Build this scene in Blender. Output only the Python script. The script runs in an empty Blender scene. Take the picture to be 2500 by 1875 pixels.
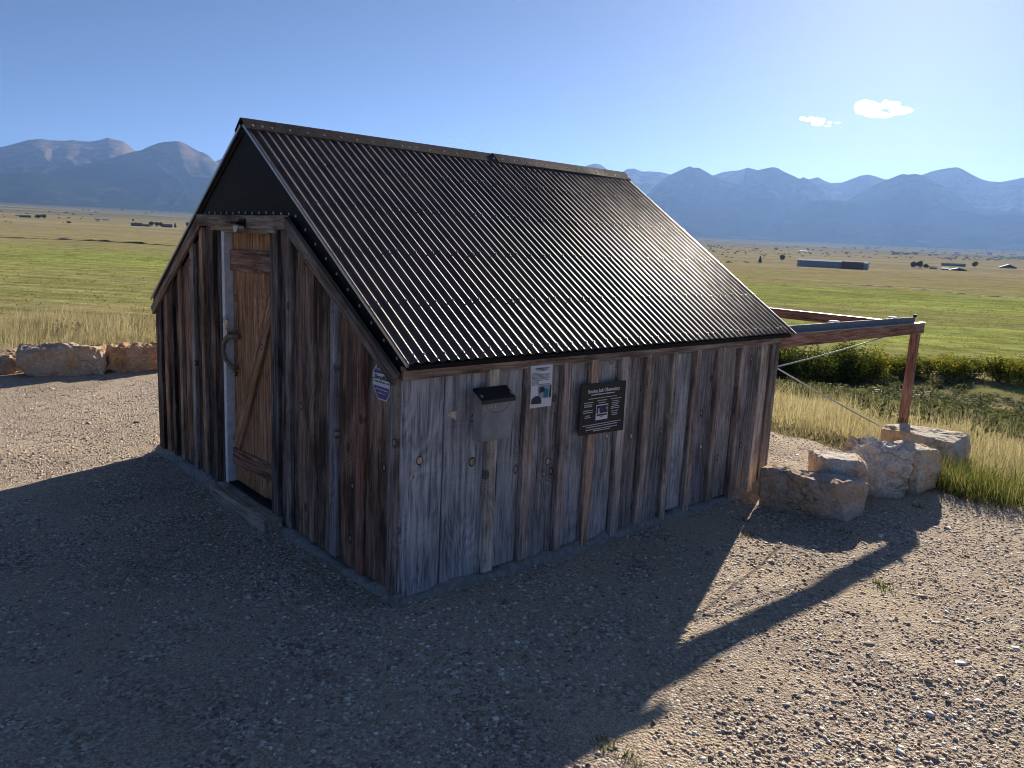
import bpy, bmesh, math, random
import numpy as np
from mathutils import Matrix, Vector

# ------------------------------------------------------------------ camera
CAM = np.array([-2.4237, -3.5973, 2.1376])
YAW, PITCH, ROLL, FPX = 0.8359, -0.1804, 0.0477, 1907.0
def cam_axes():
    f = np.array([math.cos(PITCH)*math.cos(YAW), math.cos(PITCH)*math.sin(YAW), math.sin(PITCH)])
    r = np.array([math.sin(YAW), -math.cos(YAW), 0.0]); u = np.cross(r, f)
    c, s = math.cos(ROLL), math.sin(ROLL)
    return c*r+s*u, -s*r+c*u, f
RT, UP, FW = cam_axes()
scene = bpy.context.scene
col = scene.collection
cam_data = bpy.data.cameras.new('camera')
cam_data.sensor_width = 36.0
cam_data.lens = FPX/2500*36.0
cam_data.clip_start = 0.05
cam_data.clip_end = 120000
cam = bpy.data.objects.new('camera', cam_data); col.objects.link(cam)
cam.matrix_world = Matrix([[RT[0], UP[0], -FW[0], CAM[0]], [RT[1], UP[1], -FW[1], CAM[1]],
                           [RT[2], UP[2], -FW[2], CAM[2]], [0, 0, 0, 1]])
scene.camera = cam

# ------------------------------------------------------------------ light
SUN_EL, SUN_AZ = math.radians(20.0), math.radians(22.8)   # azimuth counter-clockwise from +X
world = bpy.data.worlds.new('World'); scene.world = world; world.use_nodes = True
wn = world.node_tree; wn.nodes.clear()
sky = wn.nodes.new('ShaderNodeTexSky'); sky.sky_type = 'NISHITA'; sky.sun_disc = False
sky.sun_elevation = SUN_EL; sky.sun_rotation = math.radians(90)-SUN_AZ
sky.altitude = 2400; sky.air_density = 0.5; sky.dust_density = 1.3; sky.ozone_density = 3.4
bg = wn.nodes.new('ShaderNodeBackground'); bg.inputs['Strength'].default_value = 0.05
wo = wn.nodes.new('ShaderNodeOutputWorld')
wn.links.new(sky.outputs[0], bg.inputs['Color']); wn.links.new(bg.outputs[0], wo.inputs['Surface'])
sun_data = bpy.data.lights.new('sun', 'SUN'); sun_data.energy = 5.0; sun_data.angle = math.radians(0.5)
sun_data.color = (1.0, 0.90, 0.76)
sun = bpy.data.objects.new('sun', sun_data); col.objects.link(sun)
sd = Vector((math.cos(SUN_EL)*math.cos(SUN_AZ), math.cos(SUN_EL)*math.sin(SUN_AZ), math.sin(SUN_EL)))
sun.rotation_euler = sd.to_track_quat('Z', 'Y').to_euler()
sun.location = (40, 17, 30)
vs = scene.view_settings
vs.view_transform = 'Standard'; vs.look = 'None'; vs.gamma = 1.0; vs.use_curve_mapping = False
vs.exposure = 1.05
cy = scene.cycles
cy.use_denoising = True
cy.use_adaptive_sampling = True; cy.adaptive_threshold = .02; cy.adaptive_min_samples = 24
cy.max_bounces = 5; cy.diffuse_bounces = 2; cy.glossy_bounces = 2; cy.transmission_bounces = 4
cy.volume_bounces = 1; cy.transparent_max_bounces = 8
cy.sample_clamp_indirect = 6.0
cy.pixel_filter_type = 'BLACKMAN_HARRIS'; cy.filter_width = 1.05

rng = np.random.default_rng(7)
random.seed(7)

# ------------------------------------------------------------------ helpers
def ray(u, v):
    d = (u-1250)/FPX*RT + (937.5-v)/FPX*UP + FW
    return d/np.linalg.norm(d)
def az_el(u, v):
    d = ray(u, v); return math.atan2(d[1], d[0]), math.asin(d[2])

def _hash(ix, iy, iz, seed):
    h = (ix.astype(np.int64)*374761393 + iy.astype(np.int64)*668265263 + iz.astype(np.int64)*2147483647 + seed*1274126177) & 0xffffffff
    h = ((h ^ (h >> 13))*1274126177) & 0xffffffff
    h = ((h ^ (h >> 16))*2246822519) & 0xffffffff
    return ((h ^ (h >> 15)) & 0xffff)/65535.0
def noise3(x, y, z, seed=0):
    x, y, z = np.broadcast_arrays(np.asarray(x, float), np.asarray(y, float), np.asarray(z, float))
    fx, fy, fz = np.floor(x), np.floor(y), np.floor(z)
    tx, ty, tz = x-fx, y-fy, z-fz
    tx, ty, tz = tx*tx*(3-2*tx), ty*ty*(3-2*ty), tz*tz*(3-2*tz)
    r = 0
    for a in (0, 1):
        for b in (0, 1):
            for c in (0, 1):
                w = (tx if a else 1-tx)*(ty if b else 1-ty)*(tz if c else 1-tz)
                r = r + w*_hash(fx+a, fy+b, fz+c, seed)
    return r*2-1
def fbm(x, y, z=0.0, octv=4, seed=0, gain=.5):
    r = 0; a = 1.0; s = 1.0; t = 0
    for i in range(octv):
        r = r + a*noise3(np.asarray(x)*s+i*7.3, np.asarray(y)*s-i*3.1, np.asarray(z)*s+i*1.7, seed+i); t += a
        a *= gain; s *= 2.03
    return r/t
def sstep(a, b, x):
    t = np.clip((np.asarray(x, float)-a)/(b-a), 0, 1); return t*t*(3-2*t)

def obj(name, mesh, mat=None, parent=None, loc=None, rot=None):
    o = bpy.data.objects.new(name, mesh); col.objects.link(o)
    if mat is not None and mesh is not None and len(mesh.materials) == 0: mesh.materials.append(mat)
    if parent is not None: o.parent = parent
    if loc is not None: o.location = loc
    if rot is not None: o.rotation_euler = rot
    return o
def tag(o, label=None, cat=None, group=None, kind=None):
    if label: o['label'] = label
    if cat: o['category'] = cat
    if group: o['group'] = group
    if kind: o['kind'] = kind
    return o
def empty(name, loc=(0, 0, 0), rz=0):
    o = bpy.data.objects.new(name, None); col.objects.link(o); o.location = loc; o.rotation_euler = (0, 0, rz)
    o.empty_display_size = .2
    return o
def np_mesh(name, verts, quads=None, tris=None, smooth=False):
    me = bpy.data.meshes.new(name)
    verts = np.asarray(verts, np.float32)
    nq = 0 if quads is None else len(quads); nt = 0 if tris is None else len(tris)
    me.vertices.add(len(verts)); me.vertices.foreach_set('co', verts.ravel())
    me.loops.add(nq*4+nt*3); me.polygons.add(nq+nt)
    idx = []
    if nq: idx.append(np.asarray(quads).ravel())
    if nt: idx.append(np.asarray(tris).ravel())
    me.loops.foreach_set('vertex_index', np.concatenate(idx).astype(np.int32))
    st = np.concatenate([np.arange(nq)*4, nq*4+np.arange(nt)*3]).astype(np.int32)
    me.polygons.foreach_set('loop_start', st)
    if smooth: me.polygons.foreach_set('use_smooth', np.ones(nq+nt, bool))
    me.update(calc_edges=True)
    return me
class MB:
    def __init__(s): s.v = []; s.f = []
    def add(s, verts, faces):
        b = len(s.v); s.v += [tuple(map(float, p)) for p in verts]; s.f += [tuple(b+i for i in f) for f in faces]
    def box(s, x0, x1, y0, y1, z0, z1):
        s.add([(x0, y0, z0), (x1, y0, z0), (x1, y1, z0), (x0, y1, z0), (x0, y0, z1), (x1, y0, z1), (x1, y1, z1), (x0, y1, z1)],
              [(0, 3, 2, 1), (4, 5, 6, 7), (0, 1, 5, 4), (1, 2, 6, 5), (2, 3, 7, 6), (3, 0, 4, 7)])
    def prism(s, poly, axis, a0, a1):
        n = len(poly)
        def P(p, a):
            return {'x': (a, p[0], p[1]), 'y': (p[0], a, p[1]), 'z': (p[0], p[1], a)}[axis]
        s.add([P(p, a0) for p in poly]+[P(p, a1) for p in poly],
              [tuple(range(n))[::-1], tuple(range(n, 2*n))]+[(i, (i+1) % n, n+(i+1) % n, n+i) for i in range(n)])
    def tube(s, pts, rad, n=8, cap=True):
        pts = [Vector(p) for p in pts]; rr = rad if hasattr(rad, '__len__') else [rad]*len(pts)
        t0 = (pts[1]-pts[0]).normalized(); a = t0.orthogonal().normalized(); b0 = len(s.v)
        for i, p in enumerate(pts):
            t = ((pts[min(i+1, len(pts)-1)]-pts[max(i-1, 0)])).normalized()
            a = (a-t*a.dot(t)).normalized(); b = t.cross(a)
            for k in range(n):
                q = p+(a*math.cos(2*math.pi*k/n)+b*math.sin(2*math.pi*k/n))*rr[i]; s.v.append(tuple(q))
        for i in range(len(pts)-1):
            for k in range(n):
                s.f.append((b0+i*n+k, b0+i*n+(k+1) % n, b0+(i+1)*n+(k+1) % n, b0+(i+1)*n+k))
        if cap:
            s.f.append(tuple(b0+k for k in range(n))[::-1]); e = b0+(len(pts)-1)*n; s.f.append(tuple(e+k for k in range(n)))
    def mesh(s, name='mesh', bevel=0, smooth=False, segs=1):
        me = bpy.data.meshes.new(name); me.from_pydata(s.v, [], s.f); 
        bm = bmesh.new(); bm.from_mesh(me)
        bmesh.ops.recalc_face_normals(bm, faces=bm.faces[:])
        if bevel: bmesh.ops.bevel(bm, geom=bm.edges[:], offset=bevel, segments=segs, profile=.6, affect='EDGES')
        bm.to_mesh(me); bm.free()
        if smooth:
            for p in me.polygons: p.use_smooth = True
        me.update(); return me
    def build(s, name, mat, parent=None, loc=None, rot=None, bevel=0, smooth=False, segs=1):
        return obj(name, s.mesh(name, bevel, smooth, segs), mat, parent, loc, rot)

# ------------------------------------------------------------------ materials
class NT:
    def __init__(s, name):
        s.m = bpy.data.materials.new(name); s.m.use_nodes = True; s.t = s.m.node_tree; s.t.nodes.clear()
        s.out = s.t.nodes.new('ShaderNodeOutputMaterial')
    def n(s, typ, **kw):
        nd = s.t.nodes.new(typ)
        for k, v in kw.items():
            if k in nd.inputs: s.set(nd.inputs[k], v)
            else: setattr(nd, k, v)
        return nd
    def set(s, inp, v):
        if isinstance(v, bpy.types.NodeSocket): s.t.links.new(v, inp)
        elif isinstance(v, bpy.types.Node): s.t.links.new(v.outputs[0], inp)
        else:
            try: inp.default_value = v
            except Exception: inp.default_value = (*v, 1.0)
    def math(s, op, a, b=0.0, c=0.0, clamp=False):
        nd = s.t.nodes.new('ShaderNodeMath'); nd.operation = op; nd.use_clamp = clamp
        for i, x in enumerate((a, b, c)): s.set(nd.inputs[i], x)
        return nd.outputs[0]
    def vmath(s, op, a, b=(0, 0, 0)):
        nd = s.t.nodes.new('ShaderNodeVectorMath'); nd.operation = op
        s.set(nd.inputs[0], a)
        if op == 'SCALE': s.set(nd.inputs['Scale'], b)
        else: s.set(nd.inputs[1], b)
        return nd.outputs[0] if op not in ('LENGTH', 'DISTANCE', 'DOT_PRODUCT') else nd.outputs['Value']
    def mix(s, fac, a, b, blend='MIX'):
        nd = s.t.nodes.new('ShaderNodeMix'); nd.data_type = 'RGBA'; nd.blend_type = blend; nd.clamp_factor = True
        s.set(nd.inputs[0], fac); s.set(nd.inputs[6], a); s.set(nd.inputs[7], b); return nd.outputs[2]
    def ramp(s, fac, stops, interp='LINEAR'):
        nd = s.t.nodes.new('ShaderNodeValToRGB'); cr = nd.color_ramp; cr.interpolation = interp
        while len(cr.elements) < len(stops): cr.elements.new(.5)
        for e, (p, c) in zip(cr.elements, stops):
            e.position = p; e.color = (*c, 1) if hasattr(c, '__len__') else (c, c, c, 1)
        s.set(nd.inputs[0], fac); return nd.outputs[0]
    def mrange(s, v, a, b, c=0.0, d=1.0, smooth=True):
        nd = s.t.nodes.new('ShaderNodeMapRange'); nd.interpolation_type = 'SMOOTHSTEP' if smooth else 'LINEAR'
        s.set(nd.inputs[0], v)
        for i, x in enumerate((a, b, c, d)): s.set(nd.inputs[i+1], x)
        return nd.outputs[0]
    def noise(s, vec, scale, detail=4, rough=.55, dist=0.0, out=0):
        nd = s.n('ShaderNodeTexNoise'); s.set(nd.inputs['Vector'], vec)
        nd.inputs['Scale'].default_value = scale; nd.inputs['Detail'].default_value = detail
        nd.inputs['Roughness'].default_value = rough; nd.inputs['Distortion'].default_value = dist
        return nd.outputs[out]
    def vor(s, vec, scale, feature='F1', out='Distance', rand=1.0):
        nd = s.n('ShaderNodeTexVoronoi'); nd.feature = feature; s.set(nd.inputs['Vector'], vec)
        nd.inputs['Scale'].default_value = scale; nd.inputs['Randomness'].default_value = rand
        return nd.outputs[out]
    def bump(s, h, strength=.5, dist=.01, normal=None):
        nd = s.n('ShaderNodeBump'); s.set(nd.inputs['Height'], h); nd.inputs['Strength'].default_value = strength
        nd.inputs['Distance'].default_value = dist
        if normal is not None: s.set(nd.inputs['Normal'], normal)
        return nd.outputs[0]
    def pbr(s, color, rough=.8, metal=0.0, normal=None, spec=.5, **kw):
        nd = s.n('ShaderNodeBsdfPrincipled'); s.set(nd.inputs['Base Color'], color); s.set(nd.inputs['Roughness'], rough)
        s.set(nd.inputs['Metallic'], metal); s.set(nd.inputs['Specular IOR Level'], spec)
        if normal is not None: s.set(nd.inputs['Normal'], normal)
        for k, v in kw.items(): s.set(nd.inputs[k], v)
        return nd
    def fin(s, surf): s.t.links.new(surf.outputs[0] if isinstance(surf, bpy.types.Node) else surf, s.out.inputs['Surface']); return s.m

def mat_wood(name='weathered_wood', spec=.25):
    """board material: grain runs along local Z, tint from the object's own colour, alpha = amount of dark weather stain"""
    t = NT(name); tc = t.n('ShaderNodeTexCoord'); oi = t.n('ShaderNodeObjectInfo')
    off = t.math('MULTIPLY', oi.outputs['Random'], 61.0)
    cv = t.n('ShaderNodeCombineXYZ'); t.set(cv.inputs[0], off); t.set(cv.inputs[1], t.math('MULTIPLY', off, 1.7)); t.set(cv.inputs[2], t.math('MULTIPLY', off, 2.3))
    p = t.vmath('ADD', tc.outputs['Object'], cv)
    # knots
    kp = t.vmath('ADD', t.vmath('MULTIPLY', p, (1, 1, .72)), t.vmath('SCALE', t.noise(p, 14, 2, out=1), .016))
    ks = t.n('ShaderNodeSeparateXYZ'); t.set(ks.inputs[0], kp); kc = t.n('ShaderNodeCombineXYZ'); t.set(kc.inputs[0], ks.outputs[0]); t.set(kc.inputs[1], ks.outputs[2])
    vn = t.n('ShaderNodeTexVoronoi'); vn.voronoi_dimensions = '2D'; t.set(vn.inputs['Vector'], kc); vn.inputs['Scale'].default_value = 3.6
    kd = vn.outputs['Distance']; sep = t.n('ShaderNodeSeparateColor'); t.set(sep.inputs[0], vn.outputs['Color'])
    has = t.math('GREATER_THAN', sep.outputs[0], .62)
    kin = t.math('MULTIPLY', t.mrange(kd, .030, .046, 1, 0), has)
    krim = t.math('MULTIPLY', t.math('MULTIPLY', t.mrange(kd, .034, .05, 0, 1), t.mrange(kd, .05, .105, 1, 0)), has)
    # grain
    wob = t.noise(t.vmath('MULTIPLY', p, (5, 5, .9)), 1.0, 2, .5)
    base = t.math('ADD', wob, t.math('MULTIPLY', t.math('MULTIPLY', t.mrange(kd, .0, .3, 1, 0), has), .16))
    rings = t.math('SINE', t.math('MULTIPLY', base, 120.0))
    fine = t.noise(t.vmath('MULTIPLY', p, (1, 1, .025)), 190, 5, .65)
    fine2 = t.noise(t.vmath('MULTIPLY', p, (1, 1, .06)), 45, 4, .6)
    saw = t.noise(t.vmath('MULTIPLY', t.vmath('ADD', p, t.vmath('SCALE', t.noise(p, 2.0, 1, out=1), .05)), (.05, .05, 1)), 120, 2, .5)
    g = t.math('ADD', t.math('MULTIPLY', fine, .55), t.math('MULTIPLY', fine2, .82))
    g = t.math('ADD', g, t.math('MULTIPLY', rings, t.mrange(t.noise(p, 2.2, 2), .35, .65, .01, .055)))
    g = t.math('ADD', g, t.math('MULTIPLY', saw, t.mrange(t.noise(p, 3.1, 2), .4, .65, .03, .16)))
    val = t.mrange(g, .50, .98, .45, 3.1, smooth=False)
    hsv = t.mix(t.mrange(fine2, .35, .65), oi.outputs['Color'], t.mix(.22, oi.outputs['Color'], (.22, .22, .23)))
    c = t.vmath('SCALE', hsv, val)
    # big blotches of weathering
    bl = t.noise(t.vmath('MULTIPLY', p, (3.2, 3.2, .8)), 2.0, 4, .6)
    st = t.math('MULTIPLY', t.mrange(bl, .42, .62), oi.outputs['Alpha'])
    c = t.mix(t.math('MULTIPLY', st, .9), c, (.018, .015, .013))
    c = t.mix(t.math('MULTIPLY', t.mrange(t.noise(t.vmath('MULTIPLY', p, (1.5, 1.5, .35)), 6, 3), .55, .75), .35), c, (.3, .29, .28))
    c = t.mix(t.math('MULTIPLY', krim, .75), c, (.035, .025, .02))
    kcol = t.mix(t.math('GREATER_THAN', sep.outputs[1], .45), (.03, .022, .018), (.50, .38, .24))
    c = t.mix(t.math('MULTIPLY', kin, .7), c, kcol)
    # nail / check marks
    ck = t.mrange(t.noise(t.vmath('MULTIPLY', p, (1, 1, .02)), 75, 2, .4), .70, .735)
    c = t.mix(t.math('MULTIPLY', ck, .8), c, (.015, .012, .01))
    h = t.math('SUBTRACT', t.math('ADD', g, t.math('MULTIPLY', kin, .4)), t.math('MULTIPLY', ck, 1.2))
    return t.fin(t.pbr(c, .86, 0, t.bump(h, .6, .004), spec))
M = {}
M['wood'] = mat_wood()
def mat_simple(name, c, rough=.6, metal=0.0, spec=.5, nscale=30, var=.25, bump=.2, bd=.003, c2=None):
    t = NT(name); tc = t.n('ShaderNodeTexCoord'); nz = t.noise(tc.outputs['Object'], nscale, 5, .6)
    c2 = c2 if c2 is not None else tuple(x*(1-var) for x in c)
    cc = t.mix(t.mrange(nz, .35, .65), c2, c)
    big = t.noise(tc.outputs['Object'], nscale*.12, 3, .5)
    cc = t.mix(t.math('MULTIPLY', t.mrange(big, .4, .7), .35), cc, tuple(x*.6 for x in c))
    rr = t.mrange(nz, .3, .7, max(0, rough-.08), min(1, rough+.08), smooth=False)
    return t.fin(t.pbr(cc, rr, metal, t.bump(nz, bump, bd), spec))
M['white_paint'] = mat_simple('white_paint', (.85, .85, .86), .6, 0, .4, 18, .2, .3, .002)
M['black_metal'] = mat_simple('black_sheet_metal', (.009, .009, .011), .6, .0, .15, 60, .3, .1, .001)
M['galv'] = mat_simple('galvanised_steel', (.5, .52, .55), .42, .9, .5, 40, .2, .15, .001)
M['screw'] = mat_simple('zinc_screw', (.6, .58, .55), .35, .9, .5, 90, .2, .1, .001)
M['concrete'] = mat_simple('concrete', (.34, .315, .29), .95, 0, .2, 25, .35, .6, .006)
M['beam'] = mat_wood('stained_beam')
M['plastic_black'] = mat_simple('black_plastic', (.012, .012, .013), .42, 0, .5, 50, .2, .05, .001)
M['sign_black'] = mat_simple('black_sign_board', (.014, .015, .017), .5, 0, .4, 40, .15, .05, .0005)
M['paper'] = mat_simple('printed_paper', (.82, .84, .87), .75, 0, .3, 12, .06, .05, .001)
M['ink'] = mat_simple('dark_ink', (.03, .032, .04), .7, 0, .3, 40, .1, 0, .001)
M['white_print'] = mat_simple('white_print', (.85, .85, .85), .7, 0, .3, 40, .08, 0, .001)
M['purple'] = mat_simple('purple_print', (.12, .07, .32), .5, 0, .4, 30, .15, 0, .001)
M['navy'] = mat_simple('navy_print', (.02, .025, .09), .5, 0, .4, 30, .2, 0, .001)
M['teal'] = mat_simple('blue_print', (.05, .25, .38), .6, 0, .4, 60, .35, 0, .001)
M['photo_dark'] = mat_simple('dark_photo_print', (.05, .052, .06), .6, 0, .4, 120, .6, 0, .001)
M['photo_light'] = mat_simple('pale_photo_print', (.4, .5, .56), .6, 0, .4, 90, .25, 0, .001)
M['gold'] = mat_simple('brass', (.6, .42, .16), .35, 1, .5, 50, .2, .05, .001)
M['antler'] = mat_simple('antler_bone', (.32, .25, .18), .6, 0, .4, 35, .4, .4, .003)
M['mat_rubber'] = mat_simple('dark_sill', (.02, .02, .024), .8, 0, .3, 60, .3, .3, .002)

def mat_roof():
    t = NT('brown_corrugated_metal'); tc = t.n('ShaderNodeTexCoord'); p = tc.outputs['Object']
    a = t.noise(p, 7, 5, .6); b = t.noise(t.vmath('MULTIPLY', p, (1, 1, 1)), 60, 4, .6)
    c = t.mix(t.mrange(a, .35, .65), (.085, .054, .042), (.15, .092, .066))
    c = t.mix(t.math('MULTIPLY', t.mrange(b, .5, .75), .5), c, (.10, .07, .055))
    r = t.mrange(t.math('ADD', t.math('MULTIPLY', a, .6), t.math('MULTIPLY', b, .4)), .3, .7,  .36, .52, smooth=False)
    sk = t.noise(t.vmath('MULTIPLY', p, (9, .7, .7)), 2.0, 4, .6)
    c = t.mix(t.math('MULTIPLY', t.mrange(sk, .5, .68), .55), c, (.19, .145, .115))
    r = t.math('ADD', r, t.mrange(sk, .45, .7, -.02, .10))
    return t.fin(t.pbr(c, r, .12, t.bump(b, .12, .0015), .5))
M['roof'] = mat_roof()
M['cap'] = mat_simple('rusty_ridge_metal', (.11, .065, .043), .7, .1, .5, 22, .5, .25, .002, c2=(.035, .021, .016))

def mat_plexi():
    t = NT('clear_plastic'); tc = t.n('ShaderNodeTexCoord')
    d = t.n('ShaderNodeBsdfTranslucent'); t.set(d.inputs[0], (.85, .85, .85)); df = t.n('ShaderNodeBsdfDiffuse'); t.set(df.inputs[0], (.8, .8, .8))
    m0 = t.n('ShaderNodeMixShader'); t.set(m0.inputs[0], .5); t.t.links.new(d.outputs[0], m0.inputs[1]); t.t.links.new(df.outputs[0], m0.inputs[2])
    tr = t.n('ShaderNodeBsdfTransparent'); t.set(tr.inputs[0], (.9, .9, .92))
    m1 = t.n('ShaderNodeMixShader'); t.set(m1.inputs[0], t.mrange(t.noise(tc.outputs['Object'], 9, 3), .3, .7, .30, .42)); t.t.links.new(tr.outputs[0], m1.inputs[1]); t.t.links.new(m0.outputs[0], m1.inputs[2])
    gl = t.n('ShaderNodeBsdfGlossy'); gl.inputs['Roughness'].default_value = .12; t.set(gl.inputs[0], (.8, .8, .8))
    fr = t.n('ShaderNodeFresnel'); fr.inputs[0].default_value = 1.14
    m2 = t.n('ShaderNodeMixShader'); t.t.links.new(fr.outputs[0], m2.inputs[0]); t.t.links.new(m1.outputs[0], m2.inputs[1]); t.t.links.new(gl.outputs[0], m2.inputs[2])
    return t.fin(m2)
M['plexi'] = mat_plexi()
M['track'] = mat_simple('blue_grey_track_shade', (.17, .21, .28), .6, 0, .3, 25, .3, .1, .001)  # shaded side of the steel web, put into its base colour as blue-grey

def mat_gravel_ground():
    t = NT('gravel_ground'); g = t.n('ShaderNodeNewGeometry'); p = g.outputs['Position']
    v1 = t.n('ShaderNodeTexVoronoi'); t.set(v1.inputs['Vector'], p); v1.inputs['Scale'].default_value = 58
    v2 = t.n('ShaderNodeTexVoronoi'); t.set(v2.inputs['Vector'], p); v2.inputs['Scale'].default_value = 130
    s1 = t.n('ShaderNodeSeparateColor'); t.set(s1.inputs[0], v1.outputs['Color'])
    c = t.ramp(s1.outputs[0], [(0, (.18, .125, .095)), (.3, (.31, .23, .175)), (.6, (.42, .32, .24)), (.85, (.50, .41, .33)), (1, (.66, .60, .53))])
    s2 = t.n('ShaderNodeSeparateColor'); t.set(s2.inputs[0], v2.outputs['Color'])
    c2 = t.ramp(s2.outputs[0], [(0, (.22, .155, .11)), (.5, (.37, .28, .205)), (1, (.52, .42, .33))])
    big = t.noise(p, .55, 4, .6)
    c = t.mix(t.mrange(t.noise(p, 2.2, 4), .4, .6), c, c2)
    c = t.vmath('SCALE', c, t.mrange(t.noise(p, 1.1, 5, .65), .3, .7, .76, 1.2, smooth=False))
    c = t.mix(t.math('MULTIPLY', t.mrange(big, .45, .65),  .5), c, (.42, .325, .23))
    h = t.math('ADD', t.math('MULTIPLY', v1.outputs['Distance'], -1.0), t.math('MULTIPLY', v2.outputs['Distance'], -.4))
    h = t.math('ADD', h, t.math('MULTIPLY', t.noise(p, 300, 2), .25))
    return t.fin(t.pbr(t.vmath('MULTIPLY', c, (1.25, 1.29, 1.27)), .92, 0, t.bump(h, .8, .012), .1))
M['gravel_ground'] = mat_gravel_ground()
def mat_stone():
    t = NT('gravel_stone'); g = t.n('ShaderNodeNewGeometry'); r = g.outputs['Random Per Island']
    c = t.ramp(r, [(0, (.13, .095, .08)), (.2, (.27, .19, .15)), (.45, (.38, .285, .215)), (.7, (.38, .32, .265)), (.9, (.52, .45, .37)), (1, (.72, .66, .6))])
    c = t.mix(t.math('MULTIPLY', t.noise(g.outputs['Position'], 160, 3), .35), c, (.16, .12, .1))
    return t.fin(t.pbr(t.vmath('MULTIPLY', c, (1.60, 1.68, 1.68)), .9, 0, None, .15))
M['stone'] = mat_stone()
def mat_boulder():
    t = NT('sandstone'); tc = t.n('ShaderNodeTexCoord'); oi = t.n('ShaderNodeObjectInfo')
    p = t.vmath('ADD', tc.outputs['Object'], t.vmath('SCALE', (1, 1.7, 2.1), t.math('MULTIPLY', oi.outputs['Random'], 40)))
    a = t.noise(p, 2.6, 5, .6, .6); b = t.noise(p, 14, 6, .65); d = t.noise(t.vmath('MULTIPLY', p, (1, 1, 3)), 5, 4, .6, 1.0)
    c = t.mix(t.mrange(a, .4, .62), t.vmath('SCALE', oi.outputs['Color'], 1.0), t.vmath('MULTIPLY', oi.outputs['Color'], (1.0, .80, .60)))
    c = t.mix(t.math('MULTIPLY', t.mrange(d, .55, .7), .6), c, (.62, .56, .48))
    c = t.mix(t.math('MULTIPLY', t.mrange(b, .52, .75), .5), c, (.28, .21, .15))
    ckd = t.vor(t.vmath('ADD', p, t.vmath('SCALE', t.noise(p, 5, 4, out=1), .25)), 4.2, 'DISTANCE_TO_EDGE')
    crack = t.mrange(ckd, .0, .035, 1, 0)
    crack = t.math('MULTIPLY', crack, t.mrange(t.noise(p, 1.7, 2), .5, .68))
    c = t.mix(t.math('MULTIPLY', crack, .4), c, (.16, .12, .09))
    c = t.vmath('SCALE', c, t.mrange(t.noise(p, 40, 5, .7), .3, .7, .72, 1.3, smooth=False))
    hh = t.math('SUBTRACT', t.math('ADD', t.math('MULTIPLY', b, .7), t.math('MULTIPLY', t.noise(p, 60, 4, .7), .4)), t.math('MULTIPLY', crack, .5))
    return t.fin(t.pbr(c, .9, 0, t.bump(hh, 1.0, .03), .1))
M['boulder'] = mat_boulder()
def mat_leaf(name, stops, trans=.45, nscale=.35, patch=None):
    t = NT(name); g = t.n('ShaderNodeNewGeometry')
    c = t.ramp(g.outputs['Random Per Island'], stops)
    if patch:
        c = t.mix(t.math('MULTIPLY', t.mrange(t.noise(g.outputs['Position'], nscale, 4, .6), .42, .62), .8), c, patch)
    d = t.n('ShaderNodeBsdfDiffuse'); t.set(d.inputs[0], c)
    tr = t.n('ShaderNodeBsdfTranslucent'); t.set(tr.inputs[0], t.vmath('MULTIPLY', c, (1.15, 1.1, .8)))
    m = t.n('ShaderNodeMixShader'); t.set(m.inputs[0], trans); t.t.links.new(d.outputs[0], m.inputs[1]); t.t.links.new(tr.outputs[0], m.inputs[2])
    return t.fin(m)
M['dry_grass'] = mat_leaf('dry_grass', [(0, (.32, .26, .16)), (.3, (.50, .43, .29)), (.6, (.60, .53, .38)), (.8, (.35, .33, .19)), (1, (.72, .66, .51))], .4, .8, (.27, .25, .155))
M['green_grass'] = mat_leaf('green_grass', [(0, (.05, .085, .02)), (.4, (.10, .135, .035)), (.7, (.19, .195, .07)), (1, (.36, .31, .16))], .45)
M['meadow'] = mat_leaf('meadow_grass', [(0, (.13, .13, .05)), (.35, (.22, .25, .07)), (.65, (.30, .30, .10)), (1, (.44, .37, .20))], .35)
M['sage'] = mat_leaf('sage_leaf', [(0, (.07, .09, .05)), (.5, (.12, .14, .075)), (.85, (.18, .19, .11)), (1, (.26, .25, .13))], .3)
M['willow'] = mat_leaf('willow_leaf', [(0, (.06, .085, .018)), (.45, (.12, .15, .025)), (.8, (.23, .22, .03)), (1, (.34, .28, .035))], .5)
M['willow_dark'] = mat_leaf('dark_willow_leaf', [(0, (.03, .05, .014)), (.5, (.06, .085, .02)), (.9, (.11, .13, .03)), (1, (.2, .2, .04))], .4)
M['willow_mid'] = mat_leaf('green_willow_leaf', [(0, (.04, .065, .016)), (.5, (.085, .115, .024)), (.88, (.17, .18, .035)), (1, (.28, .25, .04))], .45)
M['tree_leaf'] = mat_leaf('far_tree_leaf', [(0, (.025, .04, .012)), (.6, (.045, .065, .018)), (1, (.08, .10, .03))], .3)
M['bark'] = mat_simple('bark', (.1, .075, .055), .9, 0, .2, 12, .4, .5, .02)
M['post_steel'] = mat_simple('weathered_fence_steel', (.05, .045, .04), .7, .3, .4, 20, .3, .1, .002)
M['wire'] = mat_simple('bright_fence_wire', (.65, .65, .65), .3, 1, .5, 20, .2, 0, .002)

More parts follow.
